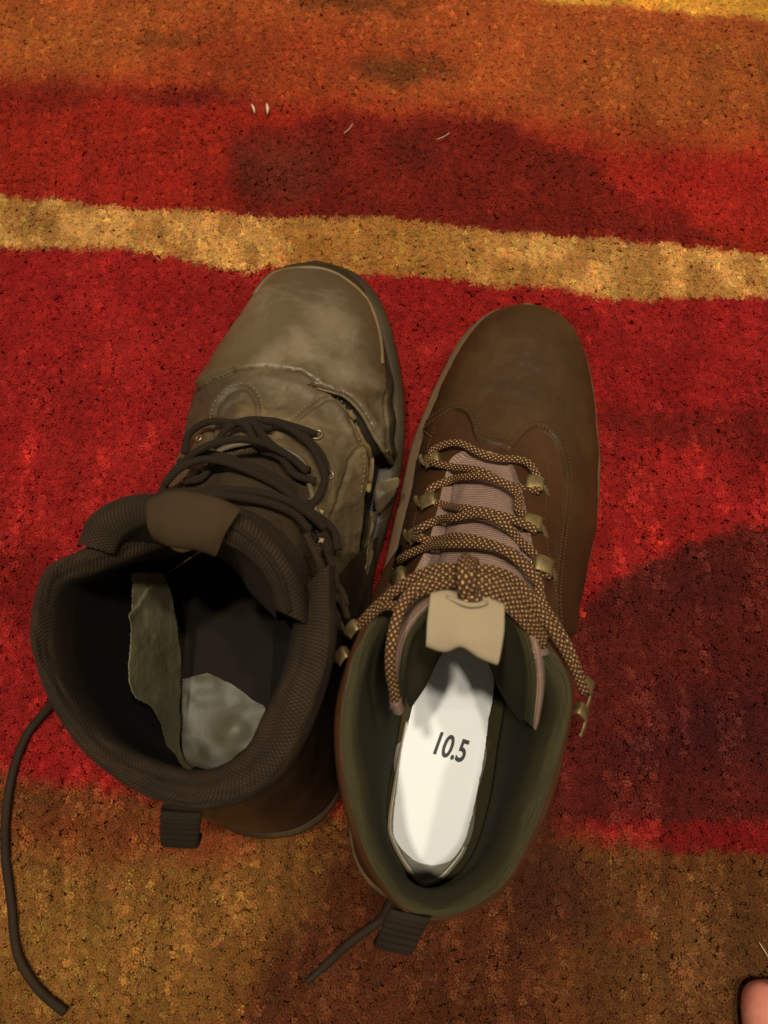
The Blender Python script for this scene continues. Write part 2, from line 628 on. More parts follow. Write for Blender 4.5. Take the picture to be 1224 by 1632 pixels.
def rug():
    root = thing('rug', (0.0, 0.16, -0.012), 'abstract striped wool rug in red, orange, ochre and gold under both boots', 'rug')
    # backing
    n = 161
    xs, ys = np.linspace(-0.62, 0.62, n), np.linspace(-0.40, 0.78, n)
    X, Y = np.meshgrid(xs, ys)
    P = np.stack([X, Y, np.full_like(X, -0.0040)], -1).reshape(-1, 3)
    o = mesh_from('backing', P, grid_faces(n, n), MT['pile'], root)
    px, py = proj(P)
    colour_attr(o.data, rug_colour(px, py))
    # pile: bent yarn ends in wavering rows
    sp = 0.00186
    gx = np.arange(-0.46, 0.46, sp)
    gy = np.arange(-0.30, 0.58, sp * 0.88)
    X, Y = np.meshgrid(gx, gy)
    X = (X + (np.arange(len(gy)) % 2)[:, None] * sp / 2 + fnoise(X * 40, Y * 40, 51, 2) * 0.0018 + RNG.normal(0, 0.00022, X.shape)).ravel()
    Y = (Y + fnoise(X.reshape(len(gy), -1) * 40, Y * 40, 61, 2) * 0.0018).ravel() + RNG.normal(0, 0.00026, X.shape)
    G = np.stack([X, Y, np.zeros_like(X)], -1)
    px, py = proj(G)
    keep = (px > -420) & (px < W0 + 420) & (py > -150) & (py < H0 + 600)
    X, Y, px, py = X[keep], Y[keep], px[keep], py[keep]
    m = len(X)
    C = rug_colour(px, py)
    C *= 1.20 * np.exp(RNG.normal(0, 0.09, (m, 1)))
    C *= np.exp(RNG.normal(0, 0.06, (m, 3)))
    # speckle: odd yarn ends of the neighbouring shade
    k = RNG.random(m) < 0.07
    C[k] = C[k] * np.array([1.35, 1.7, 1.5])
    k = RNG.random(m) < 0.10
    C[k] *= 0.82
    # height, with rows that stand out in the ochre part
    rows = fnoise(X * 130, Y * 22, 71, 2)
    rw = np.clip(fnoise(X * 150, Y * 26, 77, 2), -1, 1) * sm(560, 900, py)
    hgt = 0.0078 + 0.0008 * fnoise(X * 45, Y * 45, 73, 3) + 0.0007 * rows + RNG.normal(0, 0.00026, m) * (1 + 1.6 * np.clip(rw, 0, 1)) + 0.0012 * np.clip(rw, 0, 1)
    C *= (1 + 0.14 * np.clip(rows, -1, 1) + 0.20 * rw)[:, None]
    k = (rw > 0.28) & (RNG.random(m) < 0.35)
    C[k] = C[k] * 1.35 + np.array([0.02, 0.011, 0.006])
    C *= (1 + 0.12 * fnoise(X * 28, Y * 28, 79, 3))[:, None]
    # one tuft: eight curling yarn ends; geometry nodes set it on every point
    rt = np.random.default_rng(3)
    mb = MB()
    for k in range(8):
        a = k * 2.4 + rt.normal(0, 0.3)
        r0, r1 = 0.00035, (0.0011 if k else 0.0003) * rt.uniform(0.55, 1.25)
        P = []
        crv = [(0.30, 0.1), (0.60, 0.35), (0.82, 0.75), (0.97, 1.05), (0.99, 1.5), (0.93, 1.85)]
        top = rt.uniform(0.86, 1.08)
        tw = rt.normal(0, 1.5)
        for q, (zz, f) in enumerate(crv):
            rr = r0 + (r1 - r0) * f
            aa = a + tw * zz
            P.append((rr * math.cos(aa), rr * math.sin(aa), zz * top))
        P = np.array(P) * np.array([1, 1, 0.0078])
        n = 4
        T = np.gradient(P, axis=0)
        T /= np.linalg.norm(T, axis=1)[:, None]
        S_ = np.cross(T, np.array([math.sin(a), -math.cos(a), 0.2]))
        S_ /= np.linalg.norm(S_, axis=1)[:, None]
        U_ = np.cross(S_, T)
        th = np.arange(n) * 2 * math.pi / n
        rad = np.array([0.00042, 0.00046, 0.00050, 0.00050, 0.00044, 0.00025])
        V = P[:, None] + rad[:, None, None] * (np.cos(th)[None, :, None] * S_[:, None] + np.sin(th)[None, :, None] * U_[:, None])
        mb.add(V.reshape(-1, 3), [tuple(f) for f in grid_faces(6, n, True).tolist()] + [tuple(range(5 * n, 6 * n))])
    me_t = bpy.data.meshes.new('tuft')
    me_t.from_pydata(np.concatenate(mb.V).tolist(), [], mb.F)
    me_t.materials.append(MT['wool'])
    me_t.shade_smooth()
    tuft = bpy.data.objects.new('tuft', me_t)
    me = bpy.data.meshes.new('pile')
    me.vertices.add(m)
    me.vertices.foreach_set('co', np.stack([X, Y, np.full(m, -0.0082)], -1).astype(np.float32).ravel())
    me.update()
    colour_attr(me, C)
    at_r = me.attributes.new('rot', 'FLOAT_VECTOR', 'POINT')
    rot = np.stack([RNG.normal(-0.06, 0.14, m), RNG.normal(0, 0.14, m), RNG.random(m) * 6.283], -1)
    at_r.data.foreach_set('vector', rot.astype(np.float32).ravel())
    at_s = me.attributes.new('siz', 'FLOAT_VECTOR', 'POINT')
    w = 1.16 * np.exp(RNG.normal(0, 0.14, m))
    at_s.data.foreach_set('vector', np.stack([w, w, hgt / 0.0078], -1).astype(np.float32).ravel())
    o = link('pile', me, MT['wool'], root, smooth=False)
    o['kind'] = 'stuff'
    ng = bpy.data.node_groups.new('pile', 'GeometryNodeTree')
    ng.interface.new_socket('Geometry', in_out='INPUT', socket_type='NodeSocketGeometry')
    ng.interface.new_socket('Geometry', in_out='OUTPUT', socket_type='NodeSocketGeometry')
    gi, go = ng.nodes.new('NodeGroupInput'), ng.nodes.new('NodeGroupOutput')
    ip_ = ng.nodes.new('GeometryNodeInstanceOnPoints')
    oi = ng.nodes.new('GeometryNodeObjectInfo')
    oi.inputs['Object'].default_value = tuft
    oi.inputs['As Instance'].default_value = True
    ra, sa = ng.nodes.new('GeometryNodeInputNamedAttribute'), ng.nodes.new('GeometryNodeInputNamedAttribute')
    for nd, nm in ((ra, 'rot'), (sa, 'siz')):
        nd.data_type = 'FLOAT_VECTOR'
        nd.inputs['Name'].default_value = nm
    e2r = ng.nodes.new('FunctionNodeEulerToRotation')
    ng.links.new(gi.outputs[0], ip_.inputs['Points'])
    ng.links.new(oi.outputs['Geometry'], ip_.inputs['Instance'])
    ng.links.new(ra.outputs['Attribute'], e2r.inputs[0])
    ng.links.new(e2r.outputs[0], ip_.inputs['Rotation'])
    ng.links.new(sa.outputs['Attribute'], ip_.inputs['Scale'])
    ng.links.new(ip_.outputs[0], go.inputs[0])
    md = o.modifiers.new('pile', 'NODES')
    md.node_group = ng
    return root


rug()
fl = mesh_from('floor', [(-3, -3, -0.016), (3, -3, -0.016), (3, 3, -0.016), (-3, 3, -0.016)], [(0, 1, 2, 3)], MT['floor'])
fl['kind'] = 'structure'


# ------------------------------------------------------------------ boot body
class Boot:
    def __init__(s, root, origin, toe):
        s.root = root
        o, t = np.array(origin), np.array(toe)
        d = t - o
        s.len = np.linalg.norm(d)
        s.d = d / s.len
        s.r = np.array([s.d[1], -s.d[0]])
        s.o = o

    def loc(s, P):
        q = np.asarray(P)[..., :2] - s.o
        return np.stack([q @ s.d, q @ s.r], -1)

    def wld(s, a, b, z):
        a, b, z = np.broadcast_arrays(np.asarray(a, float), np.asarray(b, float), np.asarray(z, float))
        xy = s.o + a[..., None] * s.d + b[..., None] * s.r
        return np.concatenate([xy, z[..., None]], -1)

    def body(s, lpx, rpx, zo, prof, a0, inset, ea, eb, zb, M=500, N=340):
        """arched upper from a0 to the toe tip. prof: [(a, crest z)], ea/eb: exponent tables over a"""
        L = crs(s.loc(ats([(x, y, zo) for x, y in lpx])), 400)
        R = crs(s.loc(ats([(x, y, zo) for x, y in rpx])), 400)
        a1 = max(L[:, 0].max(), R[:, 0].max()) - inset
        s.outl = (L, R)
        u = np.linspace(0, 1, M)
        a = a0 + (a1 - a0) * np.sin(u * math.pi / 2) ** 1.0
        il, ir = np.argsort(L[:, 0]), np.argsort(R[:, 0])
        lb = np.interp(a + inset * (a - a0) / (a1 - a0), L[il, 0], L[il, 1]) + inset
        rb = np.interp(a + inset * (a - a0) / (a1 - a0), R[ir, 0], R[ir, 1]) - inset
        bad = lb > rb
        mid = (lb + rb) / 2
        lb[bad] = mid[bad] - 0.0001
        rb[bad] = mid[bad] + 0.0001
        pz = np.array(prof)
        pc = crs(pz, 600)
        ii = np.argsort(pc[:, 0])
        h = np.interp(a, pc[ii, 0], pc[ii, 1]) - zb
        h = np.maximum(h, 0.0005)
        EA = np.interp(a, *np.array(ea).T)
        EB = np.interp(a, *np.array(eb).T)
        th = np.linspace(0, math.pi, N)
        c, sn = -np.cos(th), np.sin(th)
        Xf = np.sign(c)[None] * np.abs(c)[None] ** EA[:, None]
        Zf = np.maximum(sn, 0)[None] ** EB[:, None]
        B = ((lb + rb) / 2)[:, None] + ((rb - lb) / 2)[:, None] * Xf
        G = s.wld(a[:, None] + 0 * B, B, zb + h[:, None] * Zf)
        return G

    def setbody(s, G):
        s.G = G
        V = [Vector(v) for v in G.reshape(-1, 3)]
        F = grid_faces(*G.shape[:2]).tolist()
        s.bvh = BVHTree.FromPolygons(V, F)

    def hit(s, px, py, lift=0.0):
        d = ray(px, py)
        h, n, i, t = s.bvh.ray_cast(Vector(CAMP), Vector(d))
        if h is None:
            h2, n, i, t = s.bvh.find_nearest(Vector(at(px, py, 0.05)))
            h = h2
        n = np.array(n)
        if n @ d > 0:
            n = -n
        return np.array(h) + n * lift, n

    def path(s, pts, lift=0.0, N=80):
        """pts: (px,py) on the body with lift, or (px,py,z) in the air, or (px,py,None,lift)"""
        r = []
        for p in pts:
            if len(p) == 2:
                r.append(s.hit(p[0], p[1], lift)[0])
            elif len(p) == 4:
                r.append(s.hit(p[0], p[1], p[3])[0])
            else:
                r.append(at(*p))
        return crs(np.array(r), N)

    def normals(s, G):
        du = np.gradient(G, axis=1)
        dv = np.gradient(G, axis=0)
        n = np.cross(du, dv)
        n /= np.linalg.norm(n, axis=2)[..., None] + 1e-12
        n[n[..., 2] < -0.2] *= -1
        c = np.array([0, 0, 1.0])
        return np.where((n @ c)[..., None] < -0.05, -n, n)


def surface(rows, M, N):
    R = np.stack([crs(np.asarray(r), N) for r in rows])
    return crs(R, M)


def face_px(G):
    c = (G[:-1, :-1] + G[1:, :-1] + G[:-1, 1:] + G[1:, 1:]) / 4
    return proj(c)


def sole_mesh(name, outline, rings, mat, parent, N=200):
    """outline closed (n,2) world; rings [(offset, z)] from bottom up; caps both ends"""
    O = crs(outline, N, True)
    T = np.roll(O, -1, 0) - np.roll(O, 1, 0)
    T /= np.linalg.norm(T, axis=1)[:, None]
    nn = np.stack([T[:, 1], -T[:, 0]], 1)
    c = O.mean(0)
    if ((O - c) * nn).sum() < 0:
        nn = -nn
    V = np.concatenate([np.concatenate([O + nn * off, np.full((N, 1), z)], 1) for off, z in rings])
    F = [tuple(f) for f in grid_faces(len(rings), N, True).tolist()]
    F.append(tuple(range(N)))
    F.append(tuple((len(rings) - 1) * N + k for k in range(N)))
    uv = V[:, :2]
    return mesh_from(name, V, F, mat, parent, uv)


def stitches(boot, lines, mat, pitch=0.0021, r=0.00042, lift=0.0003, name='stitching'):
    mb = MB()
    for ln in lines:
        P = np.array([boot.hit(x, y, lift)[0] for x, y in crs(ln, 60)])
        P, L = even(P, pitch)
        for i in range(len(P) - 1):
            a, b = P[i], P[i] * 0.28 + P[i + 1] * 0.72
            t = b - a
            t /= np.linalg.norm(t) + 1e-12
            sd = np.cross(t, [0, 0, 1.0])
            sd /= np.linalg.norm(sd) + 1e-12
            u = np.cross(sd, t)
            m = (a + b) / 2
            V = [a, m + sd * r, m + u * r, m - sd * r, m - u * r, b]
            mb.add(V, [(0, 1, 2), (0, 2, 3), (0, 3, 4), (0, 4, 1), (5, 2, 1), (5, 3, 2), (5, 4, 3), (5, 1, 4)])
    o = mb.build(name, mat, boot.stitch_on, smooth=True)
    o['kind'] = 'stuff'
    return o


def polygon_sheet(name, pts, thick, mat, parent, jag=0.0, N=120, domefn=None, closed_curve=True, seed=1, smooth=True, sub=5, spine=None):
    """a sheet with an irregular outline: pts world (n,3), built as rings shrinking to the centroid, with real thickness"""
    P = crs(pts, N, True) if closed_curve else even(np.concatenate([pts, pts[:1]]), 0.001)[0][:-1]
    N = len(P)
    c = P.mean(0)
    if jag:
        rg = np.random.default_rng(seed)
        P = P + rg.normal(0, jag, (N, 1)) * (P - c) / np.linalg.norm(P - c, axis=1)[:, None]
    if spine is not None:
        A, B = np.asarray(spine[0]), np.asarray(spine[1])
        tt_ = np.clip(((P - A) @ (B - A)) / ((B - A) @ (B - A)), 0, 1)
        cc = A + tt_[:, None] * (B - A)
    else:
        cc = np.repeat(c[None], N, 0)
    rings = [cc + (P - cc) * k for k in np.linspace(1, 0.02 if spine is not None else 1.0 / (sub + 1), sub)]
    top = np.concatenate(rings + [c[None]])
    if domefn is not None:
        top = domefn(top)
    bot = top - np.array([0, 0, thick])
    V = np.concatenate([top, bot])
    nt = len(top)
    F = []
    for r in range(sub - 1):
        for i in range(N):
            j = (i + 1) % N
            F.append((r * N + i, r * N + j, (r + 1) * N + j, (r + 1) * N + i))
    for i in range(N):
        F.append(((sub - 1) * N + i, (sub - 1) * N + (i + 1) % N, nt - 1))
    F2 = [tuple(nt + k for k in f[::-1]) for f in F]
    S = [(i, nt + i, nt + (i + 1) % N, (i + 1) % N) for i in range(N)]
    return mesh_from(name, V, F + F2 + S, mat, parent, V[:, :2], smooth=smooth)


def ribbon_sheet(name, left, right, thick, mat, parent, M=120, N=40, jag=0.0, fn=None, seed=1, straight=False):
    """sheet spanned between two chains of points (both listed from top to bottom), with real thickness"""
    f = (lambda P: np.stack([np.interp(np.linspace(0, len(P) - 1, M), np.arange(len(P)), np.asarray(P)[:, k]) for k in range(3)], 1)) if straight else (lambda P: crs(P, M))
    A, B = f(left), f(right)
    rg = np.random.default_rng(seed)
    d = (B - A) / (np.linalg.norm(B - A, axis=1)[:, None] + 1e-9)
    if jag:
        A = A + d * (rg.normal(0, jag, M) + (rg.random(M) > .94) * rg.normal(0, 3 * jag, M))[:, None]
        B = B + d * (rg.normal(0, jag, M) + (rg.random(M) > .94) * rg.normal(0, 3 * jag, M))[:, None]
    t = np.linspace(0, 1, N)[None, :, None]
    G = A[:, None] * (1 - t) + B[:, None] * t
    top = G.reshape(-1, 3)
    if fn is not None:
        top = fn(top)
    bot = top - np.array([0, 0, thick])
    F = [tuple(q) for q in grid_faces(M, N).tolist()]
    nt = len(top)
    rim = [k for k in range(N)] + [r * N + N - 1 for r in range(1, M)] + [(M - 1) * N + k for k in range(N - 2, -1, -1)] + [r * N for r in range(M - 2, 0, -1)]
    V = np.concatenate([top, bot])
    FF = F + [tuple(nt + k for k in q[::-1]) for q in F] + [(rim[k], nt + rim[k], nt + rim[(k + 1) % len(rim)], rim[(k + 1) % len(rim)]) for k in range(len(rim))]
    return mesh_from(name, V, FF, mat, parent, V[:, :2])


def strap(name, path, width_dir, width, thick, mat, parent, ribs=0, N=60):
    """webbing strap along a path with ribs running across it"""
    P = crs(path, N)
    T = np.gradient(P, axis=0)
    T /= np.linalg.norm(T, axis=1)[:, None]
    wd = np.asarray(width_dir, float)
    wd = wd / np.linalg.norm(wd)
    U = np.cross(wd, T)
    U /= np.linalg.norm(U, axis=1)[:, None]
    t = np.linspace(0, 1, N)
    rib = 0.00032 * np.sin(t * ribs * 2 * math.pi) if ribs else 0 * t
    a = np.linspace(0, 2 * math.pi, 16, endpoint=False)
    cx = np.sign(np.cos(a)) * np.abs(np.cos(a)) ** 0.35
    cz = np.sign(np.sin(a)) * np.abs(np.sin(a)) ** 0.6
    V = P[:, None] + wd[None, None] * (cx * width / 2)[None, :, None] + U[:, None] * (cz[None, :] * (thick / 2 + rib[:, None]))[..., None]
    F = [tuple(f) for f in grid_faces(N, 16, True).tolist()]
    F.append(tuple(range(16)))
    F.append(tuple((N - 1) * 16 + k for k in range(16)))
    return mesh_from(name, V.reshape(-1, 3), F, mat, parent)


def hook(boot, px, py, outdir, size=1.0, base=None, nrm=None, arm=True, mat=None, name='lace_hook', alongdir=None):
    """pressed metal lace hook: a rolled plate the lace runs under and a rounded foot"""
    p, n = boot.hit(px, py, 0.0) if base is None else (np.array(base), np.array(nrm, float))
    tc_ = CAMP - p
    n = n / np.linalg.norm(n) + 0.7 * tc_ / np.linalg.norm(tc_)
    n = n / np.linalg.norm(n)
    p2 = p + (RGT * outdir[0] - UPV * outdir[1]) * 0.01
    o = p2 - p
    o -= n * (o @ n)
    o /= np.linalg.norm(o)           # outwards, away from the boot's centre line
    al = np.cross(n, o)              # along the facing
    r, w = 0.0040 * size, 0.0070 * size
    mb = MB()
    th = np.radians(np.linspace(12, 200, 15))
    loopo = [(np.sign(math.cos(t)) * abs(math.cos(t)) ** 0.7 * r, np.sign(math.sin(t)) * abs(math.sin(t)) ** 0.45 * r * 0.66 + 0.0012) for t in th[::-1]]    # from inner lip over to outer base
    tk = 0.0006
    Vs = []
    for k, wf in enumerate((-0.5, -0.44, 0.44, 0.5)):
        for dr in (0, 1):
            for (c, s) in loopo:
                q = math.hypot(c, s)
                sh = 1 - (tk / q if dr else 0) - (0.06 if abs(wf) == 0.5 else 0)
                Vs.append(p + o * c * sh + n * s * sh + al * wf * w)
    m = len(loopo)
    F = []
    idx = lambda k, d, i: (k * 2 + d) * m + i
    for k in range(3):
        for i in range(m - 1):
            F.append((idx(k, 0, i), idx(k, 0, i + 1), idx(k + 1, 0, i + 1), idx(k + 1, 0, i)))
            F.append((idx(k, 1, i), idx(k + 1, 1, i), idx(k + 1, 1, i + 1), idx(k, 1, i + 1)))
        F.append((idx(k, 0, 0), idx(k + 1, 0, 0), idx(k + 1, 1, 0), idx(k, 1, 0)))
        F.append((idx(k, 0, m - 1), idx(k, 1, m - 1), idx(k + 1, 1, m - 1), idx(k + 1, 0, m - 1)))
    for i in range(m - 1):
        F.append((idx(0, 0, i), idx(0, 1, i), idx(0, 1, i + 1), idx(0, 0, i + 1)))
        F.append((idx(3, 0, i), idx(3, 0, i + 1), idx(3, 1, i + 1), idx(3, 1, i)))
    mb.add(Vs, F)
    if arm:
        ad = np.array(alongdir, float) if alongdir is not None else -al
        P = [p + o * r * 0.95 + n * 0.002, p + o * r * 1.35 + n * 0.0015 + ad * 0.002, p + o * r * 1.6 + n * 0.001 + ad * 0.0048, p + o * r * 1.55 + n * 0.0008 + ad * 0.0072]
        V, F, uv = tube_data(crs(P, 24), 0.0012 * size, n=10, flat=0.4, up=n, step=0.0006, taper=lambda t: np.where(t > 0.85, np.sqrt(np.clip(1 - ((t - 0.85) / 0.16) ** 2, 0.02, 1)), 1))
        mb.add(V, F, uv)
    return mb.build(name, mat or MT['brass'], boot.root)


# ================================================================== the new boot
nb_root = thing('boot', (0.045, 0.06, -0.002), 'new dark brown leather boot with gold flecked laces and a white 10.5 card inside', 'boot', 'pair of boots on the rug')
NB = Boot(nb_root, (0.012, -0.077), (0.0800, 0.2218))
LPX = [(588, 1010), (606, 930), (622, 860), (640, 780), (656, 708), (682, 640), (706, 588), (737, 533), (783, 493), (842, 479)]
RPX = [(905, 1030), (932, 930), (952, 840), (959, 745), (955, 680), (947, 610), (931, 550), (900, 507), (848, 479)]
NPROF = [(0.085, 0.160), (0.100, 0.154), (0.115, 0.145), (0.13, 0.132), (0.15, 0.113), (0.18, 0.087), (0.205, 0.070), (0.225, 0.063), (0.25, 0.0585), (0.272, 0.0545),
         (0.287, 0.049), (0.296, 0.042), (0.301, 0.034), (0.3035, 0.026), (0.305, 0.016)]
G = NB.body(LPX, RPX, 0.020, NPROF, 0.088, 0.0045,
            [(0, 1.0), (0.15, 1.05), (0.205, 1.0), (0.25, 0.95), (0.3, 1.0)], [(0, 0.95), (0.12, 0.95), (0.17, 0.85), (0.205, 0.75), (0.25, 0.66), (0.3, 0.7)], 0.016)
seamL = [(640, 800), (648, 745), (659, 712), (677, 690), (702, 669), (727, 656), (743, 661), (752, 679), (758, 701), (775, 708)]
seamR = [(775, 708), (800, 712), (813, 717), (824, 706), (839, 690), (857, 683), (878, 694), (891, 719), (898, 766), (896, 802), (890, 850), (884, 900), (880, 950), (884, 1010)]
NSEAM = np.concatenate([crs(seamL, 60), crs(seamR, 80)])
tongue_poly = crs([(722, 728), (752, 716), (790, 722), (812, 735), (828, 770), (838, 810), (845, 850), (856, 900), (872, 960), (905, 1050), (880, 1160), (740, 1200), (610, 1140), (610, 1010), (650, 930), (676, 880), (690, 840), (702, 790), (712, 750)], 140, True)
PX, PY = proj(G)
nrm = NB.normals(G)
vamp_poly = np.concatenate([NSEAM, [(1100, 1010), (1100, 300), (500, 300), (500, 800)]])
in_v = inpoly(PX, PY, vamp_poly)
dv_, _ = dline(PX, PY, NSEAM)
in_t = inpoly(PX, PY, tongue_poly)
dt_, _ = dline(PX, PY, np.concatenate([tongue_poly, tongue_poly[:1]]))
D = np.where(in_v, 0.0011 * sm(0, 2.5, dv_) + 0.0005 * np.exp(-(dv_ / 9) ** 2), -0.0002 * sm(0, 4, dv_))
D = np.where(in_t, -0.0030 * sm(0, 2.5, dt_) + 0.0020 * sm(8, 34, dt_), D)
D += 0.0006 * fnoise(PX / 60, PY / 60, 5) * sm(0, 20, dt_)
D += -0.0003 * np.exp(-(dline(PX, PY, [(700, 640), (760, 628), (840, 640)])[0] / 7) ** 2)
# shallow channels that divide the tongue's padding
for ln in ([(722, 722), (714, 760), (704, 820), (690, 880)], [(816, 738), (822, 770), (830, 820), (838, 870), (850, 920)]):
    D -= np.where(in_t, 0.0010 * np.exp(-(dline(PX, PY, ln)[0] / 3.5) ** 2), 0)
G = G + nrm * D[..., None]
NB.setbody(G)
fx, fy = face_px(G)
f_t = inpoly(fx, fy, tongue_poly)
f_v = inpoly(fx, fy, vamp_poly) & ~f_t
NOPEN = [(583, 985), (630, 1010), (652, 985), (688, 962), (740, 958), (800, 966), (838, 1000), (852, 1050), (885, 1040), (915, 1090), (906, 1190), (868, 1305), (800, 1410), (715, 1455), (650, 1440), (588, 1375), (545, 1270), (533, 1150), (553, 1050)]
f_o = inpoly(fx, fy, NOPEN)
nv_ = grid('vamp', G, MT['new_leather'], nb_root, f_v & ~f_o)
grid('quarter', G, MT['new_quarter'], nb_root, ~f_v & ~f_t & ~f_o)
grid('tongue', G, MT['new_tongue'], nb_root, f_t & ~f_o)

NB.stitch_on = nv_
# sole
L, R = NB.outl
selL = L[np.linspace(0, 399, 26).astype(int)]
selR = R[np.linspace(0, 399, 26).astype(int)][::-1]
heel = [(0.095, 0.040), (0.06, 0.0385), (0.022, 0.034), (0.000, 0.021), (-0.007, 0.0), (0.000, -0.022), (0.022, -0.035), (0.06, -0.039), (0.095, -0.041)]
selL = selL[(selL[:, 0] > 0.115)]
selR = selR[(selR[:, 0] > 0.115)]
ol = np.concatenate([selL, selR[1:], np.array(heel)])
olw = NB.wld(ol[:, 0], ol[:, 1], 0 * ol[:, 0])[:, :2]
sole_mesh('sole', olw, [(-0.006, -0.004), (-0.0015, -0.002), (0.0, 0.004), (-0.0002, 0.010), (-0.0012, 0.0108), (-0.0002, 0.0116), (0.0002, 0.017), (-0.001, 0.0192), (-0.006, 0.0196)], MT['new_sole'], nb_root)

# shaft with rolled collar and lining
ncol = ats([(585, 985, .134), (555, 1050, .138), (534, 1150, .140), (545, 1270, .134), (584, 1382, .126), (644, 1455, .120), (714, 1470, .118), (802, 1424, .122), (868, 1312, .132), (905, 1190, .140), (916, 1085, .136)])
nsole = NB.wld(*np.array([(.145, -.041), (.115, -.040), (.08, -.037), (.045, -.037), (.012, -.030), (-.003, -.013), (-.003, .012), (.012, .029), (.045, .0365), (.085, .039), (.135, .043)]).T, 0.016)
ctr = ncol.mean(0)


def toward(P, c, d, dz):
    q = c - P
    q[:, 2] = 0
    q /= np.linalg.norm(q, axis=1)[:, None]
    Q = P + q * d
    Q[:, 2] = P[:, 2] + dz
    return Q


mid1 = nsole * 0.55 + ncol * 0.45
mid1[:, 2] = 0.072
nins = ats([(660, 1000, .026), (650, 1080, .027), (634, 1180, .027), (617, 1285, .027), (624, 1346, .027), (656, 1404, .027), (704, 1410, .027), (750, 1364, .027), (778, 1280, .027), (792, 1190, .027), (804, 1090, .027)])
def toward2(P, c, d, dz):
    return toward(P, c, np.asarray(d, float)[:, None] if np.ndim(d) else d, dz)
wv = np.array([.9, .9, .9, .85, .7, .6, .6, .7, .85, .9, .9])
mid2 = nins * 0.42 + toward2(ncol, ctr, .0125 * wv, 0) * 0.58
mid2[:, 2] = 0.080
rows = [nsole, toward2(mid1, ctr, np.array([-.005, -.005, -.004, -.001, .002, .003, .003, .002, -.001, -.004, -.005]), 0), toward(ncol, ctr, -.0012, -.022), toward(ncol, ctr, -.0008, -.006), toward(ncol, ctr, .0012, -.001), toward2(ncol, ctr, .0052 * wv, -.0002), toward2(ncol, ctr, .0095 * wv, -.0045), toward2(ncol, ctr, .0122 * wv, -.018), mid2, nins]
rows = [np.concatenate([(r_[:1] + np.array([0.008, 0.014, -0.003])), r_, (r_[-1:] + np.array([-0.008, 0.018, -0.003]))]) for r_ in rows]
S = surface(rows, 118, 170)
nn_ = fnoise(np.linspace(0, 14, 170)[None, :] + 0 * S[..., 0], np.linspace(0, 10, 118)[:, None] + 0 * S[..., 0], 91, 3)
S[..., 2] += 0.0006 * nn_
k0 = int(118 * 4.35 / 9)
grid('shaft', S[:k0 + 1], MT['new_quarter'], nb_root)
grid('lining', S[k0:], MT['new_lining'], nb_root)
# insole floor
fo = [(.012, -.010), (.012, .010), (.022, .022), (.045, .029), (.085, .031), (.13, .034), (.18, .034), (.23, .032), (.27, .020), (.28, 0), (.27, -.018), (.23, -.028), (.18, -.029), (.135, -.028), (.08, -.029), (.045, -.029), (.022, -.023)]
fo = np.array(fo)
fow = NB.wld(fo[:, 0], fo[:, 1], 0)[:, :2]
sole_mesh('insole', fow, [(0.005, 0.021), (0.005, 0.0262), (0.003, 0.0268)], MT['new_footbed'], nb_root, 120)

# tongue top: a curved padded sheet, mauve outside, olive inside
tt = ats([(633, 1122, .120), (636, 1062, .133), (650, 1008, .143), (690, 963, .151), (742, 950, .154), (800, 962, .152), (838, 1000, .147), (855, 1075, .138), (849, 1160, .120)])
to = ats([(622, 1118, .108), (620, 1060, .118), (632, 1000, .126), (684, 938, .135), (745, 920, .139), (806, 934, .136), (854, 985, .130), (872, 1070, .120), (858, 1165, .108)])
ti = ats([(655, 1128, .092), (678, 1095, .096), (700, 1050, .104), (722, 1020, .112), (745, 1010, .114), (770, 1020, .112), (790, 1065, .102), (806, 1115, .096), (836, 1160, .102)])
tb = ti.copy()
tb[:, 1] += 0.016
tb[:, 2] -= 0.045
tc = tt.mean(0)
trows = [to, toward(tt, tc, -.0035, -.004), toward(tt, tc, -.0022, 0.0), toward(tt, tc, 0.0, .0012), toward(tt, tc, .0025, 0.0), toward(tt, tc, .004, -.005), ti, tb]
TS = surface(trows, 80, 110)
k1 = int(80 * 3.0 / 7)
grid('tongue_top', TS[:k1 + 1], MT['new_tongue'], nb_root)
grid('tongue_lining', TS[k1:], MT['new_lining'], nb_root)

# tan label folded over the tongue's edge
rowsT = [ats([(691, 970, .152), (715, 964, .1545), (742, 964, .156), (772, 968, .1555), (801, 980, .153)]),
         ats([(689, 951, .157), (714, 947, .1585), (744, 954, .1595), (774, 957, .159), (801, 968, .157)]),
         ats([(686, 956, .1595), (713, 953, .1605), (743, 960, .161), (773, 963, .1605), (802, 974, .159)]),
         ats([(682, 990, .1585), (711, 990, .160), (741, 994, .1608), (771, 998, .160), (801, 1008, .158)]),
         ats([(680, 1022, .157), (708, 1030, .1575), (736, 1023, .1600), (766, 1040, .158), (794, 1051, .156)]),
         ats([(681, 1025, .155), (708, 1032, .1555), (736, 1025, .1578), (766, 1042, .156), (793, 1053, .154)])]
tab = grid('pull_tab', surface(rowsT, 50, 40), MT['new_tab'], nb_root)
sol = tab.modifiers.new('thickness', 'SOLIDIFY')
sol.thickness = 0.0012
sol.offset = -1
tube('tab_edge', crs(ats([(712, 951, .161), (728, 958, .1625), (745, 964, .1635), (762, 964, .1632), (776, 960, .1622)]), 40), 0.0009, MT['new_tab'], tab, n=8)

# stitching
def offs(line, d):
    line = crs(line, 60)
    T = np.gradient(line, axis=0)
    T /= np.linalg.norm(T, axis=1)[:, None]
    return line + np.stack([T[:, 1], -T[:, 0]], 1) * d


stitches(NB, [offs(seamL[2:], 6), offs(seamL[2:], 12), offs(seamR, 6), offs(seamR, 12)], MT['thread'])
stitches(NB, [offs([(668, 800), (656, 850), (640, 900), (622, 950)], 0), offs([(872, 760), (868, 830), (876, 900), (892, 970)], 0)], MT['thread'])

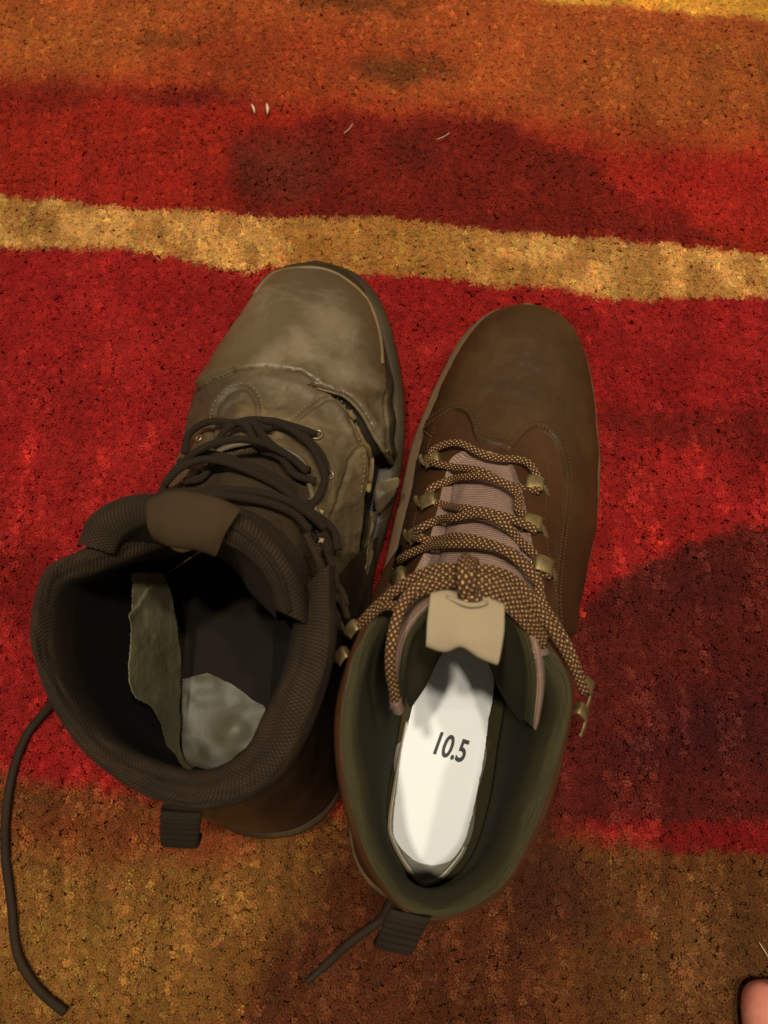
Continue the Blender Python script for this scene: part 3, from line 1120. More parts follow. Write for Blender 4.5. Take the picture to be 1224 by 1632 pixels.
# lace hooks
for (x, y, ox, oy) in [(692, 737, -1, .12), (686, 802, -1, .15), (668, 856, -1, .2), (640, 922, -1, .35)]:
    hook(NB, x, y, (ox, oy), size=1.03)
for (x, y, ox, oy) in [(851, 775, 1, .28), (846, 838, 1, .25), (862, 905, 1, .3)]:
    p, n = NB.hit(x, y)
    hook(NB, x, y, (ox, oy), size=1.03, alongdir=(0, -0.8, -0.5))
for (x, y, z, ox, oy, nx) in [(568, 1003, .127, -1, .5, -1), (551, 1046, .126, -1, .6, -1), (930, 1093, .122, 1, .4, 1), (921, 1135, .126, 1, .3, 1)]:
    b = at(x, y, z)
    hook(NB, x, y, (ox * .3, .2), base=b, nrm=(nx, 0, 0.2), size=0.72)

# laces
lc = MT['new_lace']
NBL = [
    [(694, 736, None, .0022), (700, 724, None, .004), (735, 716, None, .004), (785, 723, None, .0045), (832, 746, None, .004), (858, 772, None, .0024)],
    [(690, 736, None, .0024), (700, 745, None, .0032), (732, 754, None, .0038), (770, 763, None, .004), (821, 776, None, .004), (856, 788, None, .0022)],
    [(688, 795, None, .0022), (697, 785, None, .0035), (718, 775, None, .004), (750, 772, None, .0045), (783, 781, None, .0065), (815, 798, None, .0045), (838, 820, None, .0035), (850, 838, None, .0022)],
    [(682, 800, None, .0022), (706, 814, None, .0035), (743, 823, None, .004), (783, 831, None, .0042), (821, 844, None, .004), (852, 853, None, .0022)],
    [(668, 856, None, .0022), (680, 849, None, .0035), (702, 839, None, .004), (734, 836, None, .0045), (770, 841, None, .0065), (803, 855, None, .0055), (832, 874, None, .0035), (858, 900, None, .0022)],
    [(662, 860, None, .0022), (680, 866, None, .0035), (706, 866, None, .004), (738, 868, None, .0042), (777, 880, None, .004), (815, 896, None, .004), (848, 909, None, .0035), (872, 922, None, .0022)],
    [(636, 922, None, .0022), (640, 906, None, .0035), (658, 893, None, .004), (692, 882, None, .0045), (730, 880, None, .005), (770, 886, None, .005), (803, 903, None, .0065), (838, 935, None, .005), (866, 962, None, .004), (905, 1030, .137), (930, 1095, .124)],
]
for k, q in enumerate(NBL):
    tube('shoelace', NB.path(q), 0.00185, lc, nb_root, n=12, flat=0.75)
bow = [
    [(728, 906, .157), (700, 906, .154), (660, 921, .148), (622, 948, .141), (592, 975, .134), (566, 1004, .126)],
    [(728, 916, .159), (690, 922, .156), (655, 944, .154), (634, 982, .156), (624, 1025, .155), (622, 1065, .149), (627, 1095, .142), (631, 1118, .136)],
    [(728, 928, .160), (695, 934, .156), (664, 946, .152), (640, 965, .148), (610, 966, .141), (586, 985, .134), (566, 1007, .124)],
    [(752, 905, .157), (790, 911, .154), (826, 930, .149), (862, 975, .145), (892, 1022, .140), (915, 1065, .132), (932, 1104, .124)],
    [(752, 918, .160), (790, 926, .158), (824, 946, .154), (848, 972, .148), (864, 1000, .141)],
    [(752, 930, .161), (786, 938, .159), (818, 958, .155), (846, 988, .149), (868, 1018, .140)],
    [(752, 942, .161), (782, 952, .159), (812, 970, .155), (842, 1000, .148), (866, 1028, .139)],
]
for q in bow:
    lo_ = tube('shoelace', crs(ats(q), 80), 0.00185, lc, nb_root, n=12, flat=0.8)
tube('knot', crs(ats([(752, 950, .158), (742, 944, .165), (739, 922, .168), (739, 900, .164), (744, 890, .156)]), 50), 0.0023, lc, nb_root, n=12, flat=0.75)
tube('knot', crs(ats([(758, 946, .159), (752, 936, .165), (748, 918, .167), (750, 900, .162), (756, 896, .155)]), 50), 0.0021, lc, nb_root, n=12, flat=0.8)
tube('knot', crs(ats([(726, 946, .156), (738, 954, .162), (756, 954, .162), (772, 948, .158)]), 40), 0.0021, lc, nb_root, n=12, flat=0.8)
tube('lace_tip', crs(ats([(630.5, 1114, .1365), (633, 1124, .134), (636, 1134, .131)]), 12), 0.0021, MT['new_tongue'], nb_root, n=10)

# heel loop
wd = at(682, 1452, .115) - at(612, 1436, .115)
strap('heel_loop', ats([(656, 1452, .118), (650, 1463, .115), (639, 1486, .106), (629, 1509, .095), (625, 1508, .084), (633, 1490, .077)]), wd, 0.0145, 0.0022, MT['webbing'], nb_root, ribs=13, N=150)

# ------------------------------------------------------------------ white size card in the new boot
card = thing('size_card', tuple(at(700, 1230, 0.028)), 'white card printed 10.5 lying inside the new brown boot', 'card')
cp = [(712, 985), (690, 1030), (678, 1070), (662, 1110), (650, 1155), (641, 1190), (634, 1240), (627, 1300), (626, 1328), (640, 1352), (665, 1373), (695, 1380), (722, 1370), (740, 1346), (748, 1312), (757, 1270), (766, 1225), (773, 1170), (783, 1120), (786, 1090), (779, 1050), (770, 1000)]
CPX = crs(cp, 160, True)
rg = np.random.default_rng(4)
CPX += (rg.normal(0, 0.5, (160, 1)) + (rg.random((160, 1)) > 0.95) * rg.normal(0, 2.0, (160, 1)))
cw = np.array([at(x, y, 0.0305) for x, y in CPX])
crease = [(792, 1080), (770, 1170), (752, 1260), (730, 1370)]


def card_z(P):
    x, y = proj(P)
    d, _ = dline(x, y, crease)
    right = x > np.interp(y, [c[1] for c in crease], [c[0] for c in crease])
    P = P.copy()
    P[:, 2] += np.where(right, np.minimum(d * 0.00016, 0.0040), 0) + 0.0006 * np.sin(y / 60) + np.clip(1130 - y, 0, 150) * 0.00009
    return P


cl = [(735, 985), (706, 990), (690, 1030), (678, 1070), (662, 1110), (650, 1155), (641, 1190), (634, 1240), (627, 1300), (627, 1330), (640, 1353), (663, 1373), (690, 1380)]
cr_ = [(735, 985), (766, 992), (776, 1030), (785, 1075), (785, 1110), (778, 1150), (773, 1190), (765, 1235), (757, 1275), (748, 1315), (737, 1348), (718, 1372), (690, 1380)]
ribbon_sheet('paper', [at(x, y, .0305) for x, y in cl], [at(x, y, .0305) for x, y in cr_], 0.0007, MT['paper'], card, jag=0.00008, fn=card_z, M=170, N=60)
sl = [(640, 1180), (630, 1260), (622, 1312), (628, 1342), (646, 1376), (668, 1405), (682, 1408), (706, 1396), (732, 1366), (752, 1330), (760, 1270), (768, 1180)]
slw = np.array([at(x, y, 0.0285) for x, y in sl])
polygon_sheet('plastic_sleeve', slw, 0.0006, MT['plastic'], card, N=100)
tube('sleeve_edge', crs(np.array([at(x, y, 0.0292) for x, y in [(650, 1150), (634, 1230), (622, 1310), (628, 1342), (646, 1376), (668, 1405), (682, 1408), (706, 1396), (732, 1366), (742, 1348)]]), 100), 0.0013, MT['plastic_edge'], card, n=8, flat=0.4)


def text_mesh(body, size, xs, shear, px, py, rot, z, mat, parent, name):
    c = bpy.data.curves.new(name, 'FONT')
    c.body = body
    c.size = size
    c.align_x = 'CENTER'
    c.align_y = 'CENTER'
    c.offset = size * 0.022
    c.shear = shear
    c.extrude = 0.00004
    tmp = bpy.data.objects.new(name, c)
    COL.objects.link(tmp)
    bpy.context.view_layer.update()
    me = bpy.data.meshes.new_from_object(tmp.evaluated_get(bpy.context.evaluated_depsgraph_get()))
    bpy.data.objects.remove(tmp)
    me.materials.clear()
    p = at(px, py, z)
    M = Matrix.Translation(Vector(p)) @ Matrix.Rotation(rot, 4, 'Z') @ Matrix.Diagonal((xs, 1, 1, 1))
    me.transform(M)
    return link(name, me, mat, parent, smooth=False)


text_mesh('10.5', 0.0146, 0.66, 0.12, 716, 1192, math.radians(-17), 0.0322, MT['ink'], card, 'printed_number')

# ================================================================== the worn boot
ob_root = thing('boot', (-0.05, 0.06, -0.002), 'worn out dark boot with torn upper, scuffed taupe toe and gaping padded collar', 'boot', 'pair of boots on the rug')
OB = Boot(ob_root, (-0.057, -0.054), (-0.039, 0.2465))
OL = [(262, 800), (276, 750), (287, 716), (298, 665), (311, 620), (339, 572), (366, 530), (390, 490), (413, 450), (445, 427), (505, 415)]
OR = [(590, 930), (612, 850), (632, 780), (643, 720), (645, 664), (641, 610), (631, 555), (617, 503), (596, 462), (566, 434), (512, 415)]
OPROF = [(0.08, 0.152), (0.11, 0.140), (0.125, 0.126), (0.145, 0.107), (0.17, 0.089), (0.195, 0.076), (0.215, 0.070), (0.24, 0.0665), (0.262, 0.0615), (0.278, 0.055), (0.288, 0.047), (0.293, 0.037), (0.296, 0.027), (0.298, 0.017)]
G = OB.body(OL, OR, 0.022, OPROF, 0.085, 0.0055,
            [(0, 1.0), (0.2, 1.0), (0.25, 0.92), (0.3, 1.0)], [(0, 0.9), (0.15, 0.85), (0.2, 0.72), (0.25, 0.62), (0.3, 0.68)], 0.018)
PX, PY = proj(G)
nrm = OB.normals(G)
creaseL = [(300, 634), (320, 618), (339, 606), (373, 592), (425, 587), (480, 596), (505, 612)]
archL = [(338, 700), (341, 675), (349, 644), (373, 622), (394, 620), (408, 637), (414, 665), (438, 675), (466, 678)]
archR = [(466, 678), (483, 658), (514, 637), (535, 637), (555, 661), (572, 692), (583, 709)]
tear = crs([(490, 612), (521, 621), (552, 632), (577, 658), (595, 690), (612, 718), (634, 752), (650, 790)], 60)
tear_in = crs([(490, 614), (521, 627), (545, 644), (562, 668), (576, 695), (586, 715), (589, 750), (582, 790), (578, 829), (572, 880), (566, 940)], 60)
gap_poly = np.concatenate([tear, [(640, 1000), (560, 1000)], tear_in[::-1]])
welt = [(405, 462), (411, 448), (445, 431), (497, 426), (534, 435), (569, 459), (593, 486), (610, 534), (617, 596), (613, 682), (620, 740)]
in_gap = inpoly(PX, PY, gap_poly)
dg, _ = dline(PX, PY, np.concatenate([tear, tear_in[::-1]]))
front = inpoly(PX, PY, np.concatenate([creaseL, tear, [(900, 800), (900, 200), (200, 200), (200, 640)]]))
o_tongue = crs([(330, 742), (365, 712), (410, 706), (455, 716), (488, 745), (500, 790), (512, 850), (520, 950), (440, 1000), (300, 960), (200, 900), (230, 800), (290, 770)], 120, True)
in_t = inpoly(PX, PY, o_tongue)
dt_, _ = dline(PX, PY, np.concatenate([o_tongue, o_tongue[:1]]))
D = np.zeros(G.shape[:2])
df, _ = dline(PX, PY, np.concatenate([creaseL, tear]))
D += np.where(front, 0.0008 * sm(0, 6, df) + 0.0016 * np.exp(-(df / 16) ** 2), 0)
D -= 0.0016 * np.exp(-(dline(PX, PY, creaseL[:4])[0] / 4) ** 2)
for a_, wd_, h_ in ((archL, 3.5, -0.0012), (archR, 3.5, -0.0012)):
    d, _ = dline(PX, PY, crs(a_, 60))
    D += np.where(front, 0, h_ * np.exp(-(d / wd_) ** 2) + 0.0006 * np.exp(-((d - 9) / 5) ** 2))
d, _ = dline(PX, PY, crs([(350, 715), (353, 678), (362, 652), (378, 640), (392, 640), (398, 655), (402, 690)], 50))
D -= 0.0004 * np.exp(-(d / 3) ** 2)
d, _ = dline(PX, PY, crs(welt, 60))
D += -0.0010 * np.exp(-(d / 3.0) ** 2)
D += np.where(in_gap, -0.0065 * sm(0, 6, dg), 0)
D += np.where(in_t, -0.0035 * sm(0, 4, dt_) + 0.0025 * sm(10, 40, dt_), 0)
# creases of the bent vamp and quarter
D += 0.0010 * fnoise(PX / 55, PY / 40, 13) * sm(560, 640, PY)
D += 0.0005 * fnoise(PX / 70, PY / 70, 17)
for ln, w_, h_ in (([(360, 640), (430, 640), (480, 650)], 10, -0.0008), ([(552, 767), (559, 733), (576, 713)], 4, -0.0012), ([(530, 820), (545, 780), (552, 760)], 4, -0.0010), ([(470, 700), (520, 705), (570, 715)], 6, -0.0009),
                   ([(300, 680), (330, 664), (345, 660)], 7, -0.0007), ([(420, 600), (470, 612), (500, 628)], 7, 0.0008), ([(560, 690), (540, 730), (530, 790)], 8, 0.0007), ([(500, 640), (520, 660), (545, 680)], 8, -0.0006)):
    D += h_ * np.exp(-(dline(PX, PY, ln)[0] / w_) ** 2)
G = G + nrm * D[..., None]
OB.setbody(G)
fx, fy = face_px(G)
f_t = inpoly(fx, fy, o_tongue)
f_g = inpoly(fx, fy, gap_poly)
f_f = inpoly(fx, fy, np.concatenate([creaseL, tear, [(900, 800), (900, 200), (200, 200), (200, 640)]])) & ~f_g
OOPEN = [(130, 890), (150, 872), (180, 850), (240, 825), (330, 845), (390, 880), (430, 930), (450, 985), (490, 1000), (520, 920), (515, 1020), (480, 1140), (425, 1235), (335, 1275), (245, 1265), (160, 1210), (95, 1130), (58, 1030), (65, 925)]
f_o = inpoly(fx, fy, OOPEN)
f_b = f_f & inpoly(fx, fy, np.concatenate([crs([(380, 500), (400, 466), (411, 449), (445, 431), (497, 426), (534, 435), (569, 459), (592, 486), (608, 534), (616, 596), (618, 660), (626, 740)], 120), [(900, 740), (900, 200), (200, 200), (200, 500)]]))
f_f &= ~f_b
grid('toe_bumper', G, MT['old_sole'], ob_root, f_b & ~f_o)
grid('vamp', G, MT['old_leather'], ob_root, f_f & ~f_o, label='scuffed grey brown toe and vamp with a pale highlight painted on')
grid('torn_gap', G, MT['old_dark'], ob_root, f_g & ~f_t & ~f_o)
grid('tongue', G, MT['old_tongue'], ob_root, f_t & ~f_o)
OB.stitch_on = grid('quarter', G, MT['old_quarter'], ob_root, ~f_f & ~f_g & ~f_t & ~f_o)

eg = np.array([OB.hit(x, y, 0.0016)[0] for x, y in crs([(322, 752), (332, 741), (365, 713), (410, 706), (455, 716), (486, 744), (499, 788), (509, 845)], 90)])
for _ in range(6):
    eg[1:-1] = (eg[:-2] + eg[1:-1] * 2 + eg[2:]) / 4
tube('eyestay_edge', eg, 0.0013, MT['old_quarter'], ob_root, n=8, flat=0.8)
# sole and welt
L, R = OB.outl
selL = L[np.linspace(0, 399, 26).astype(int)]
selR = R[np.linspace(0, 399, 26).astype(int)][::-1]
selL = selL[selL[:, 0] > 0.12]
selR = selR[selR[:, 0] > 0.12]
heel = [(0.10, 0.043), (0.06, 0.040), (0.025, 0.036), (0.006, 0.023), (0.0, 0.0), (0.006, -0.023), (0.025, -0.036), (0.06, -0.041), (0.10, -0.046)]
ol = np.concatenate([selL, selR[1:], np.array(heel)])
olw = OB.wld(ol[:, 0], ol[:, 1], 0 * ol[:, 0])[:, :2]
sole_mesh('sole', olw, [(-0.006, -0.004), (-0.001, -0.002), (0.0, 0.004), (0.0, 0.012), (-0.0015, 0.013), (0.0, 0.014), (0.0004, 0.020), (-0.001, 0.0235), (-0.005, 0.0245)], MT['old_sole'], ob_root)
# raised rubber toe bumper that curls over the toe
bp = np.array([OB.hit(x, y, 0.0002)[0] for x, y in crs([(404, 470), (411, 450), (445, 432), (497, 427), (534, 436), (569, 460), (590, 487), (605, 534), (609, 580)], 80)])
for _ in range(8):
    bp[1:-1] = (bp[:-2] + bp[1:-1] * 2 + bp[2:]) / 4
tube('welt', bp, 0.0011, MT['old_welt'], ob_root, n=8, flat=0.7)

# torn flap and the strip of the quarter hanging off the sole
fp = [(600, 775), (616, 764), (636, 762), (632, 782), (620, 800), (604, 818), (597, 800)]
polygon_sheet('torn_flap', np.array([at(x, y, z) for (x, y), z in zip(fp, (.042, .045, .044, .040, .036, .035, .040))]), 0.0022, MT['old_quarter'], ob_root, jag=0.0002, N=60)
fs = surface([ats([(604, 815, .040), (597, 860, .042), (588, 905, .044), (574, 955, .046)]), ats([(594, 812, .046), (588, 860, .048), (578, 908, .05), (566, 960, .05)]), ats([(584, 815, .040), (580, 860, .040), (570, 905, .042), (562, 960, .044)])], 14, 50)
fs += 0.0009 * fnoise(np.linspace(0, 3, 14)[:, None, None] + 0 * fs, np.linspace(0, 9, 50)[None, :, None] + 0 * fs, 97, 2)
grid('torn_strip', fs, MT['old_quarter'], ob_root)
# second leather edge standing up along the tear
ed = np.array([OB.hit(x, y, 0.0012)[0] for x, y in tear[4:52]])
tube('torn_edge', ed, 0.0012, MT['old_leather'], ob_root, n=8, flat=0.8, taper=lambda t: 0.5 + 0.6 * np.sin(t * 3.0))
ed = np.array([OB.hit(x, y, 0.0010)[0] for x, y in crs([(556, 656), (568, 680), (579, 702), (588, 716), (589, 750), (582, 790)], 50)])
tube('torn_edge', ed, 0.0013, MT['old_welt'], ob_root, n=8, flat=0.6)
stitches(OB, [offs([(341, 675), (349, 644), (373, 622), (394, 620), (408, 637), (414, 665)], 7), offs([(438, 675), (466, 678)], 5), offs(archR[:5], 5), offs([(576, 695), (584, 712), (586, 750), (580, 790)], -6)], MT['fray'], pitch=0.0026, r=0.0003)

# shaft: padded collar that flops outwards
ocol = ats([(126, 884, .146), (72, 918, .150), (56, 1010, .152), (78, 1100, .152), (136, 1188, .151), (225, 1252, .150), (325, 1275, .150), (420, 1240, .150), (478, 1150, .150), (515, 1030, .147), (518, 905, .136)])
osole = OB.wld(*np.array([(.165, -.050), (.12, -.047), (.085, -.042), (.05, -.041), (.02, -.034), (.004, -.014), (.004, .013), (.02, .033), (.055, .041), (.10, .043), (.15, .046)]).T, 0.020)
oins = OB.wld(*np.array([(.15, -.036), (.115, -.034), (.08, -.032), (.05, -.031), (.026, -.025), (.016, -.010), (.016, .010), (.026, .024), (.055, .030), (.10, .032), (.145, .034)]).T, 0.030)
octr = ocol.mean(0)
om1 = osole * 0.4 + ocol * 0.6
om1[:, 2] = 0.075
om1 = toward(om1, octr, np.array([-.002, -.006, -.008, -.008, -.007, -.006, -.005, -.003, -.002, -.001, -.001])[:, None], 0)
wc = np.array([.5, .45, .4, .4, .45, .6, .75, 1, 1.15, 1.15, 1.0])
oins = ats([(285, 900, .030), (280, 950, .030), (280, 1000, .030), (282, 1100, .030), (288, 1180, .030), (304, 1226, .030), (345, 1234, .030), (388, 1206, .030), (424, 1150, .030), (432, 1080, .030), (436, 980, .030)])
om2 = ats([(205, 905, .09), (190, 940, .09), (182, 1000, .09), (188, 1095, .09), (222, 1178, .09), (276, 1240, .085), (340, 1250, .085), (405, 1215, .085), (446, 1135, .085), (460, 1040, .085), (462, 940, .085)])
rows = [osole, om1, toward(ocol, octr, -.001, -.030), toward(ocol, octr, -.0035, -.013), toward(ocol, octr, -.003, -.004), toward(ocol, octr, .0, 0.0), toward2(ocol, octr, .0065 * wc, -.0025), toward2(ocol, octr, .012 * wc, -.013), om2, oins]
rows = [np.concatenate([(r_[:1] + np.array([0.020, 0.012, -0.006 - 0.006 * (i_ > 1)])), r_]) for i_, r_ in enumerate(rows)]
S = surface(rows, 128, 190)
tcol = np.linspace(0, 14, 190)[None, :] + 0 * S[..., 0]
S[..., 2] += 0.0014 * fnoise(tcol, np.linspace(0, 9, 128)[:, None] + 0 * S[..., 0], 95, 3)
k0, k2 = int(128 * 2.55 / 9), int(128 * 7.2 / 9)
grid('shaft', S[:k0 + 1], MT['old_shaft'], ob_root)
grid('collar', S[k0:k2 + 1], MT['old_mesh'], ob_root, label='padded mesh collar')
grid('lining', S[k2:], MT['old_liner'], ob_root)
fo = np.array([(.016, -.010), (.016, .010), (.026, .024), (.055, .030), (.10, .033), (.145, .036), (.19, .042), (.23, .041), (.26, .030), (.276, 0), (.26, -.030), (.23, -.043), (.19, -.044), (.15, -.045), (.08, -.044), (.05, -.042), (.026, -.030)])
sole_mesh('footbed', OB.wld(fo[:, 0], fo[:, 1], 0)[:, :2], [(0.002, 0.022), (0.002, 0.0285), (0, 0.029)], MT['old_liner'], ob_root, 120)  # black ahead of the insole stands in for the tongue's shade

# padded tongue
tt = ats([(140, 872, .146), (158, 840, .149), (200, 814, .152), (255, 803, .155), (315, 812, .156), (370, 836, .156), (415, 870, .154), (450, 920, .151), (466, 984, .146)])
to = ats([(126, 868, .130), (140, 826, .132), (190, 794, .133), (255, 786, .134), (325, 792, .134), (395, 812, .134), (452, 850, .132), (482, 900, .130), (476, 985, .130)])
ti = ats([(150, 895, .122), (190, 895, .116), (225, 892, .112), (265, 885, .108), (315, 880, .108), (352, 890, .108), (380, 915, .110), (402, 948, .112), (446, 990, .120)])
tb = ti.copy()
tb[:, 1] += 0.012
tb[:, 2] -= 0.05
tc = tt.mean(0)
tc[1] -= 0.01
trows = [to, toward(tt, tc, -.006, -.008), toward(tt, tc, -.0045, -.001), toward(tt, tc, 0, .0015), toward(tt, tc, .0055, -.001), toward(tt, tc, .0075, -.007), ti, tb]
TS = surface(trows, 90, 140)
k1 = int(90 * 6.1 / 7)
tp_ = grid('tongue_pad', TS[:k1], MT['old_mesh'], ob_root, label='puffy mesh end of the tongue')
grid('tongue_lining', TS[k1 - 1:], MT['old_liner'], ob_root)
pp = TS[int(90 * 3.1 / 7), 84:138] + np.array([0, 0, 0.0004])
tube('piping', pp, 0.0010, MT['old_mesh'], tp_, n=8)
rowsT = [ats([(244, 812, .155), (275, 796, .158), (315, 798, .159), (350, 806, .159), (380, 820, .157)]),
         ats([(240, 800, .160), (272, 788, .1625), (315, 791, .163), (352, 801, .163), (382, 815, .160)]),
         ats([(236, 812, .1615), (270, 800, .164), (312, 804, .1645), (347, 814, .164), (374, 826, .1615)]),
         ats([(238, 838, .1605), (271, 836, .163), (308, 842, .1635), (338, 850, .162), (356, 852, .160)]),
         ats([(246, 854, .157), (274, 864, .159), (306, 868, .1595), (330, 874, .158), (346, 880, .156)]),
         ats([(250, 858, .153), (276, 867, .155), (304, 870, .155), (328, 876, .154), (344, 883, .152)])]
tab = grid('pull_tab', surface(rowsT, 44, 50), MT['old_tab'], ob_root)
sol = tab.modifiers.new('thickness', 'SOLIDIFY')
sol.thickness = 0.0012
sol.offset = -1
polygon_sheet('torn_label', ats([(272, 872, .142), (290, 868, .143), (318, 868, .143), (305, 876, .141), (288, 880, .141)]), 0.0005, MT['fray'], ob_root, N=40)

# inside: bare insole and the lining that has come away
ip = [(292, 1060), (330, 1040), (372, 1040), (410, 1075), (424, 1128), (412, 1160), (398, 1185), (374, 1206), (352, 1231), (344, 1224), (334, 1218), (322, 1214), (312, 1222), (302, 1226), (294, 1205), (290, 1140)]


def lumps(P):
    x, y = proj(P)
    P = P.copy()
    P[:, 2] += 0.0009 * fnoise(x / 42, y / 42, 33, 2) + 0.003 * np.exp(-((x - 372) ** 2 + (y - 1165) ** 2) / 700)
    return P


il_ = [(291, 1082), (290, 1110), (289, 1160), (290, 1195), (297, 1216), (304, 1226)]
ir_ = [(330, 1072), (372, 1092), (404, 1116), (424, 1130), (410, 1163), (396, 1188), (372, 1208), (352, 1233), (342, 1222), (322, 1212)]
ribbon_sheet('insole', [at(x, y, .033) for x, y in il_], [at(x, y, .033) for x, y in ir_], 0.002, MT['old_insole'], ob_root, jag=0.00018, fn=lumps, M=120, N=90, seed=5)  # front edge cut along the line where the tongue's shadow falls
lp = [(212, 912), (240, 916), (262, 918), (272, 945), (283, 1000), (289, 1060), (287, 1120), (286, 1180), (290, 1205), (306, 1222), (296, 1231), (282, 1222), (270, 1195), (262, 1170), (252, 1142), (236, 1124), (212, 1108), (206, 1080), (208, 1020), (209, 960)]
lz = [.097, .085, .074, .066, .054, .046, .044, .042, .040, .037, .040, .048, .056, .062, .070, .080, .094, .097, .099, .099]


def crumple(P):
    x, y = proj(P)
    P = P.copy()
    P[:, 2] += 0.0022 * fnoise(x / 40, y / 55, 35, 4) + 0.003 * np.exp(-(dline(x, y, [(262, 920), (232, 955), (208, 985)])[0] / 5) ** 2) - 0.002 * np.exp(-(dline(x, y, [(268, 960), (262, 1050), (270, 1110)])[0] / 8) ** 2)
    return P


fl_ = [(212, 912, .097), (210, 960, .097), (207, 1020, .097), (205, 1060, .097), (211, 1106, .094), (238, 1126, .080), (252, 1148, .068), (262, 1175, .058), (272, 1200, .05), (282, 1222, .045), (298, 1231, .042)]
fr_ = [(262, 914, .080), (271, 945, .070), (279, 985, .060), (285, 1030, .052), (288, 1070, .047), (288, 1105, .045), (286, 1140, .043), (286, 1170, .041), (288, 1195, .040), (298, 1215, .039), (308, 1224, .039)]
ribbon_sheet('torn_lining', ats(fl_), ats(fr_), 0.0012, MT['old_flap'], ob_root, jag=0.00022, fn=crumple, M=170, N=50, seed=8)
tube('loose_thread', crs(ats([(258, 918, .068), (280, 905, .09), (305, 888, .12), (330, 872, .148)]), 40), 0.0002, MT['fray'], ob_root, n=5)

# laces of the worn boot
oc = MT['old_lace']
OBL = [
    [(298, 728, None, .002), (316, 700, None, .005), (345, 687, None, .006), (376, 685, None, .006), (405, 690, None, .006), (436, 694, None, .004)],
    [(392, 685, None, .004), (433, 681, None, .004), (470, 687, None, .0035), (502, 697, None, .002)],
    [(255, 790, .098), (271, 759, .100), (298, 733, .100), (326, 723, .101), (358, 728, .101), (386, 738, .101), (423, 752, .099), (454, 772, .097), (470, 790, .094)],
    [(345, 717, None, .002), (371, 700, None, .006), (402, 691, None, .007), (433, 690, None, .007), (458, 699, None, .006), (482, 718, None, .006), (500, 744, None, .005), (508, 770, None, .004), (505, 792, None, .002)],
    [(408, 702, None, .009), (428, 728, None, .007), (449, 746, None, .006), (472, 758, None, .005), (494, 757, None, .003)],
    [(262, 786, .112), (305, 783, .114), (345, 780, .115), (386, 782, .116), (428, 788, .116), (465, 801, .115), (496, 822, .112), (517, 842, .108)],
    [(292, 740, None, .002), (310, 748, None, .004), (330, 742, None, .004), (352, 728, None, .003)],
    [(300, 768, None, .003), (325, 764, None, .004), (348, 748, None, .004)],
    [(505, 792, None, .003), (500, 820, None, .004), (508, 850, None, .004)],
    [(290, 742, .100), (312, 720, .106), (345, 706, .108), (384, 700, .107), (424, 708, .103), (462, 728, .099), (490, 752, .096)],
    [(262, 772, .101), (285, 748, .103), (318, 733, .104), (356, 736, .104), (400, 752, .104), (446, 776, .103), (482, 806, .102), (502, 836, .102)],
    [(300, 792, .115), (345, 789, .117), (392, 794, .117), (436, 804, .116), (470, 820, .113), (494, 846, .111)],
    [(360, 690, None, .005), (396, 698, None, .008), (420, 716, None, .008), (436, 744, None, .006), (462, 766, None, .004), (498, 772, None, .003)],
    [(480, 700, None, .003), (497, 722, None, .004), (512, 742, None, .003), (518, 758, None, .001)],
    [(486, 806, None, .003), (500, 820, None, .005), (514, 850, None, .005), (522, 880, None, .005)],
    [(508, 850, .106), (520, 872, .104), (530, 905, .104), (538, 940, .104), (545, 975, .102)],
]
for q in OBL:
    tube('shoelace', OB.path(q), 0.0017, oc, ob_root, n=10, flat=0.85)
for q in [[(488, 850, .122), (502, 880, .120), (514, 910, .118), (520, 945, .117)], [(524, 935, .118), (534, 932, .122), (546, 945, .120), (552, 965, .116)], [(522, 950, .117), (534, 948, .121), (546, 962, .119), (554, 985, .114)], [(530, 965, .118), (538, 985, .118), (545, 1004, .115)]]:
    tube('shoelace', crs(ats(q), 40), 0.0014, MT['old_tongue'], ob_root, n=8, flat=0.6)
# eyelets
for (x, y, s) in [(505, 694, 1.0), (522, 757, 1.0), (502, 797, 0.8), (318, 700, 0.7)]:
    p, n = OB.hit(x, y, 0.0006)
    a = np.linspace(0, 2 * math.pi, 25)
    e1 = np.cross(n, [0, 0, 1.0]) + np.array([1e-4, 0, 0])
    e1 /= np.linalg.norm(e1)
    e2 = np.cross(n, e1)
    P = p + 0.0028 * s * (np.cos(a)[:, None] * e1 * 0.75 + np.sin(a)[:, None] * e2)
    tube('eyelet', P, 0.0007, MT['steel'], ob_root, n=8, up=n, step=0.0004)
for q, (x, y, z) in enumerate([(513, 815, .107), (512, 861, .123)]):
    p = at(x, y, z)
    rq = np.random.default_rng(20 + q)
    k = [p + rq.uniform(0.0004, 0.0013) * np.array([math.cos(t), math.sin(t), rq.normal(0, .3)]) for t in np.linspace(0, 2 * math.pi, 11, endpoint=False)]
    polygon_sheet('frayed_spot', np.array(k), 0.0006, MT['fray'], ob_root, N=44)

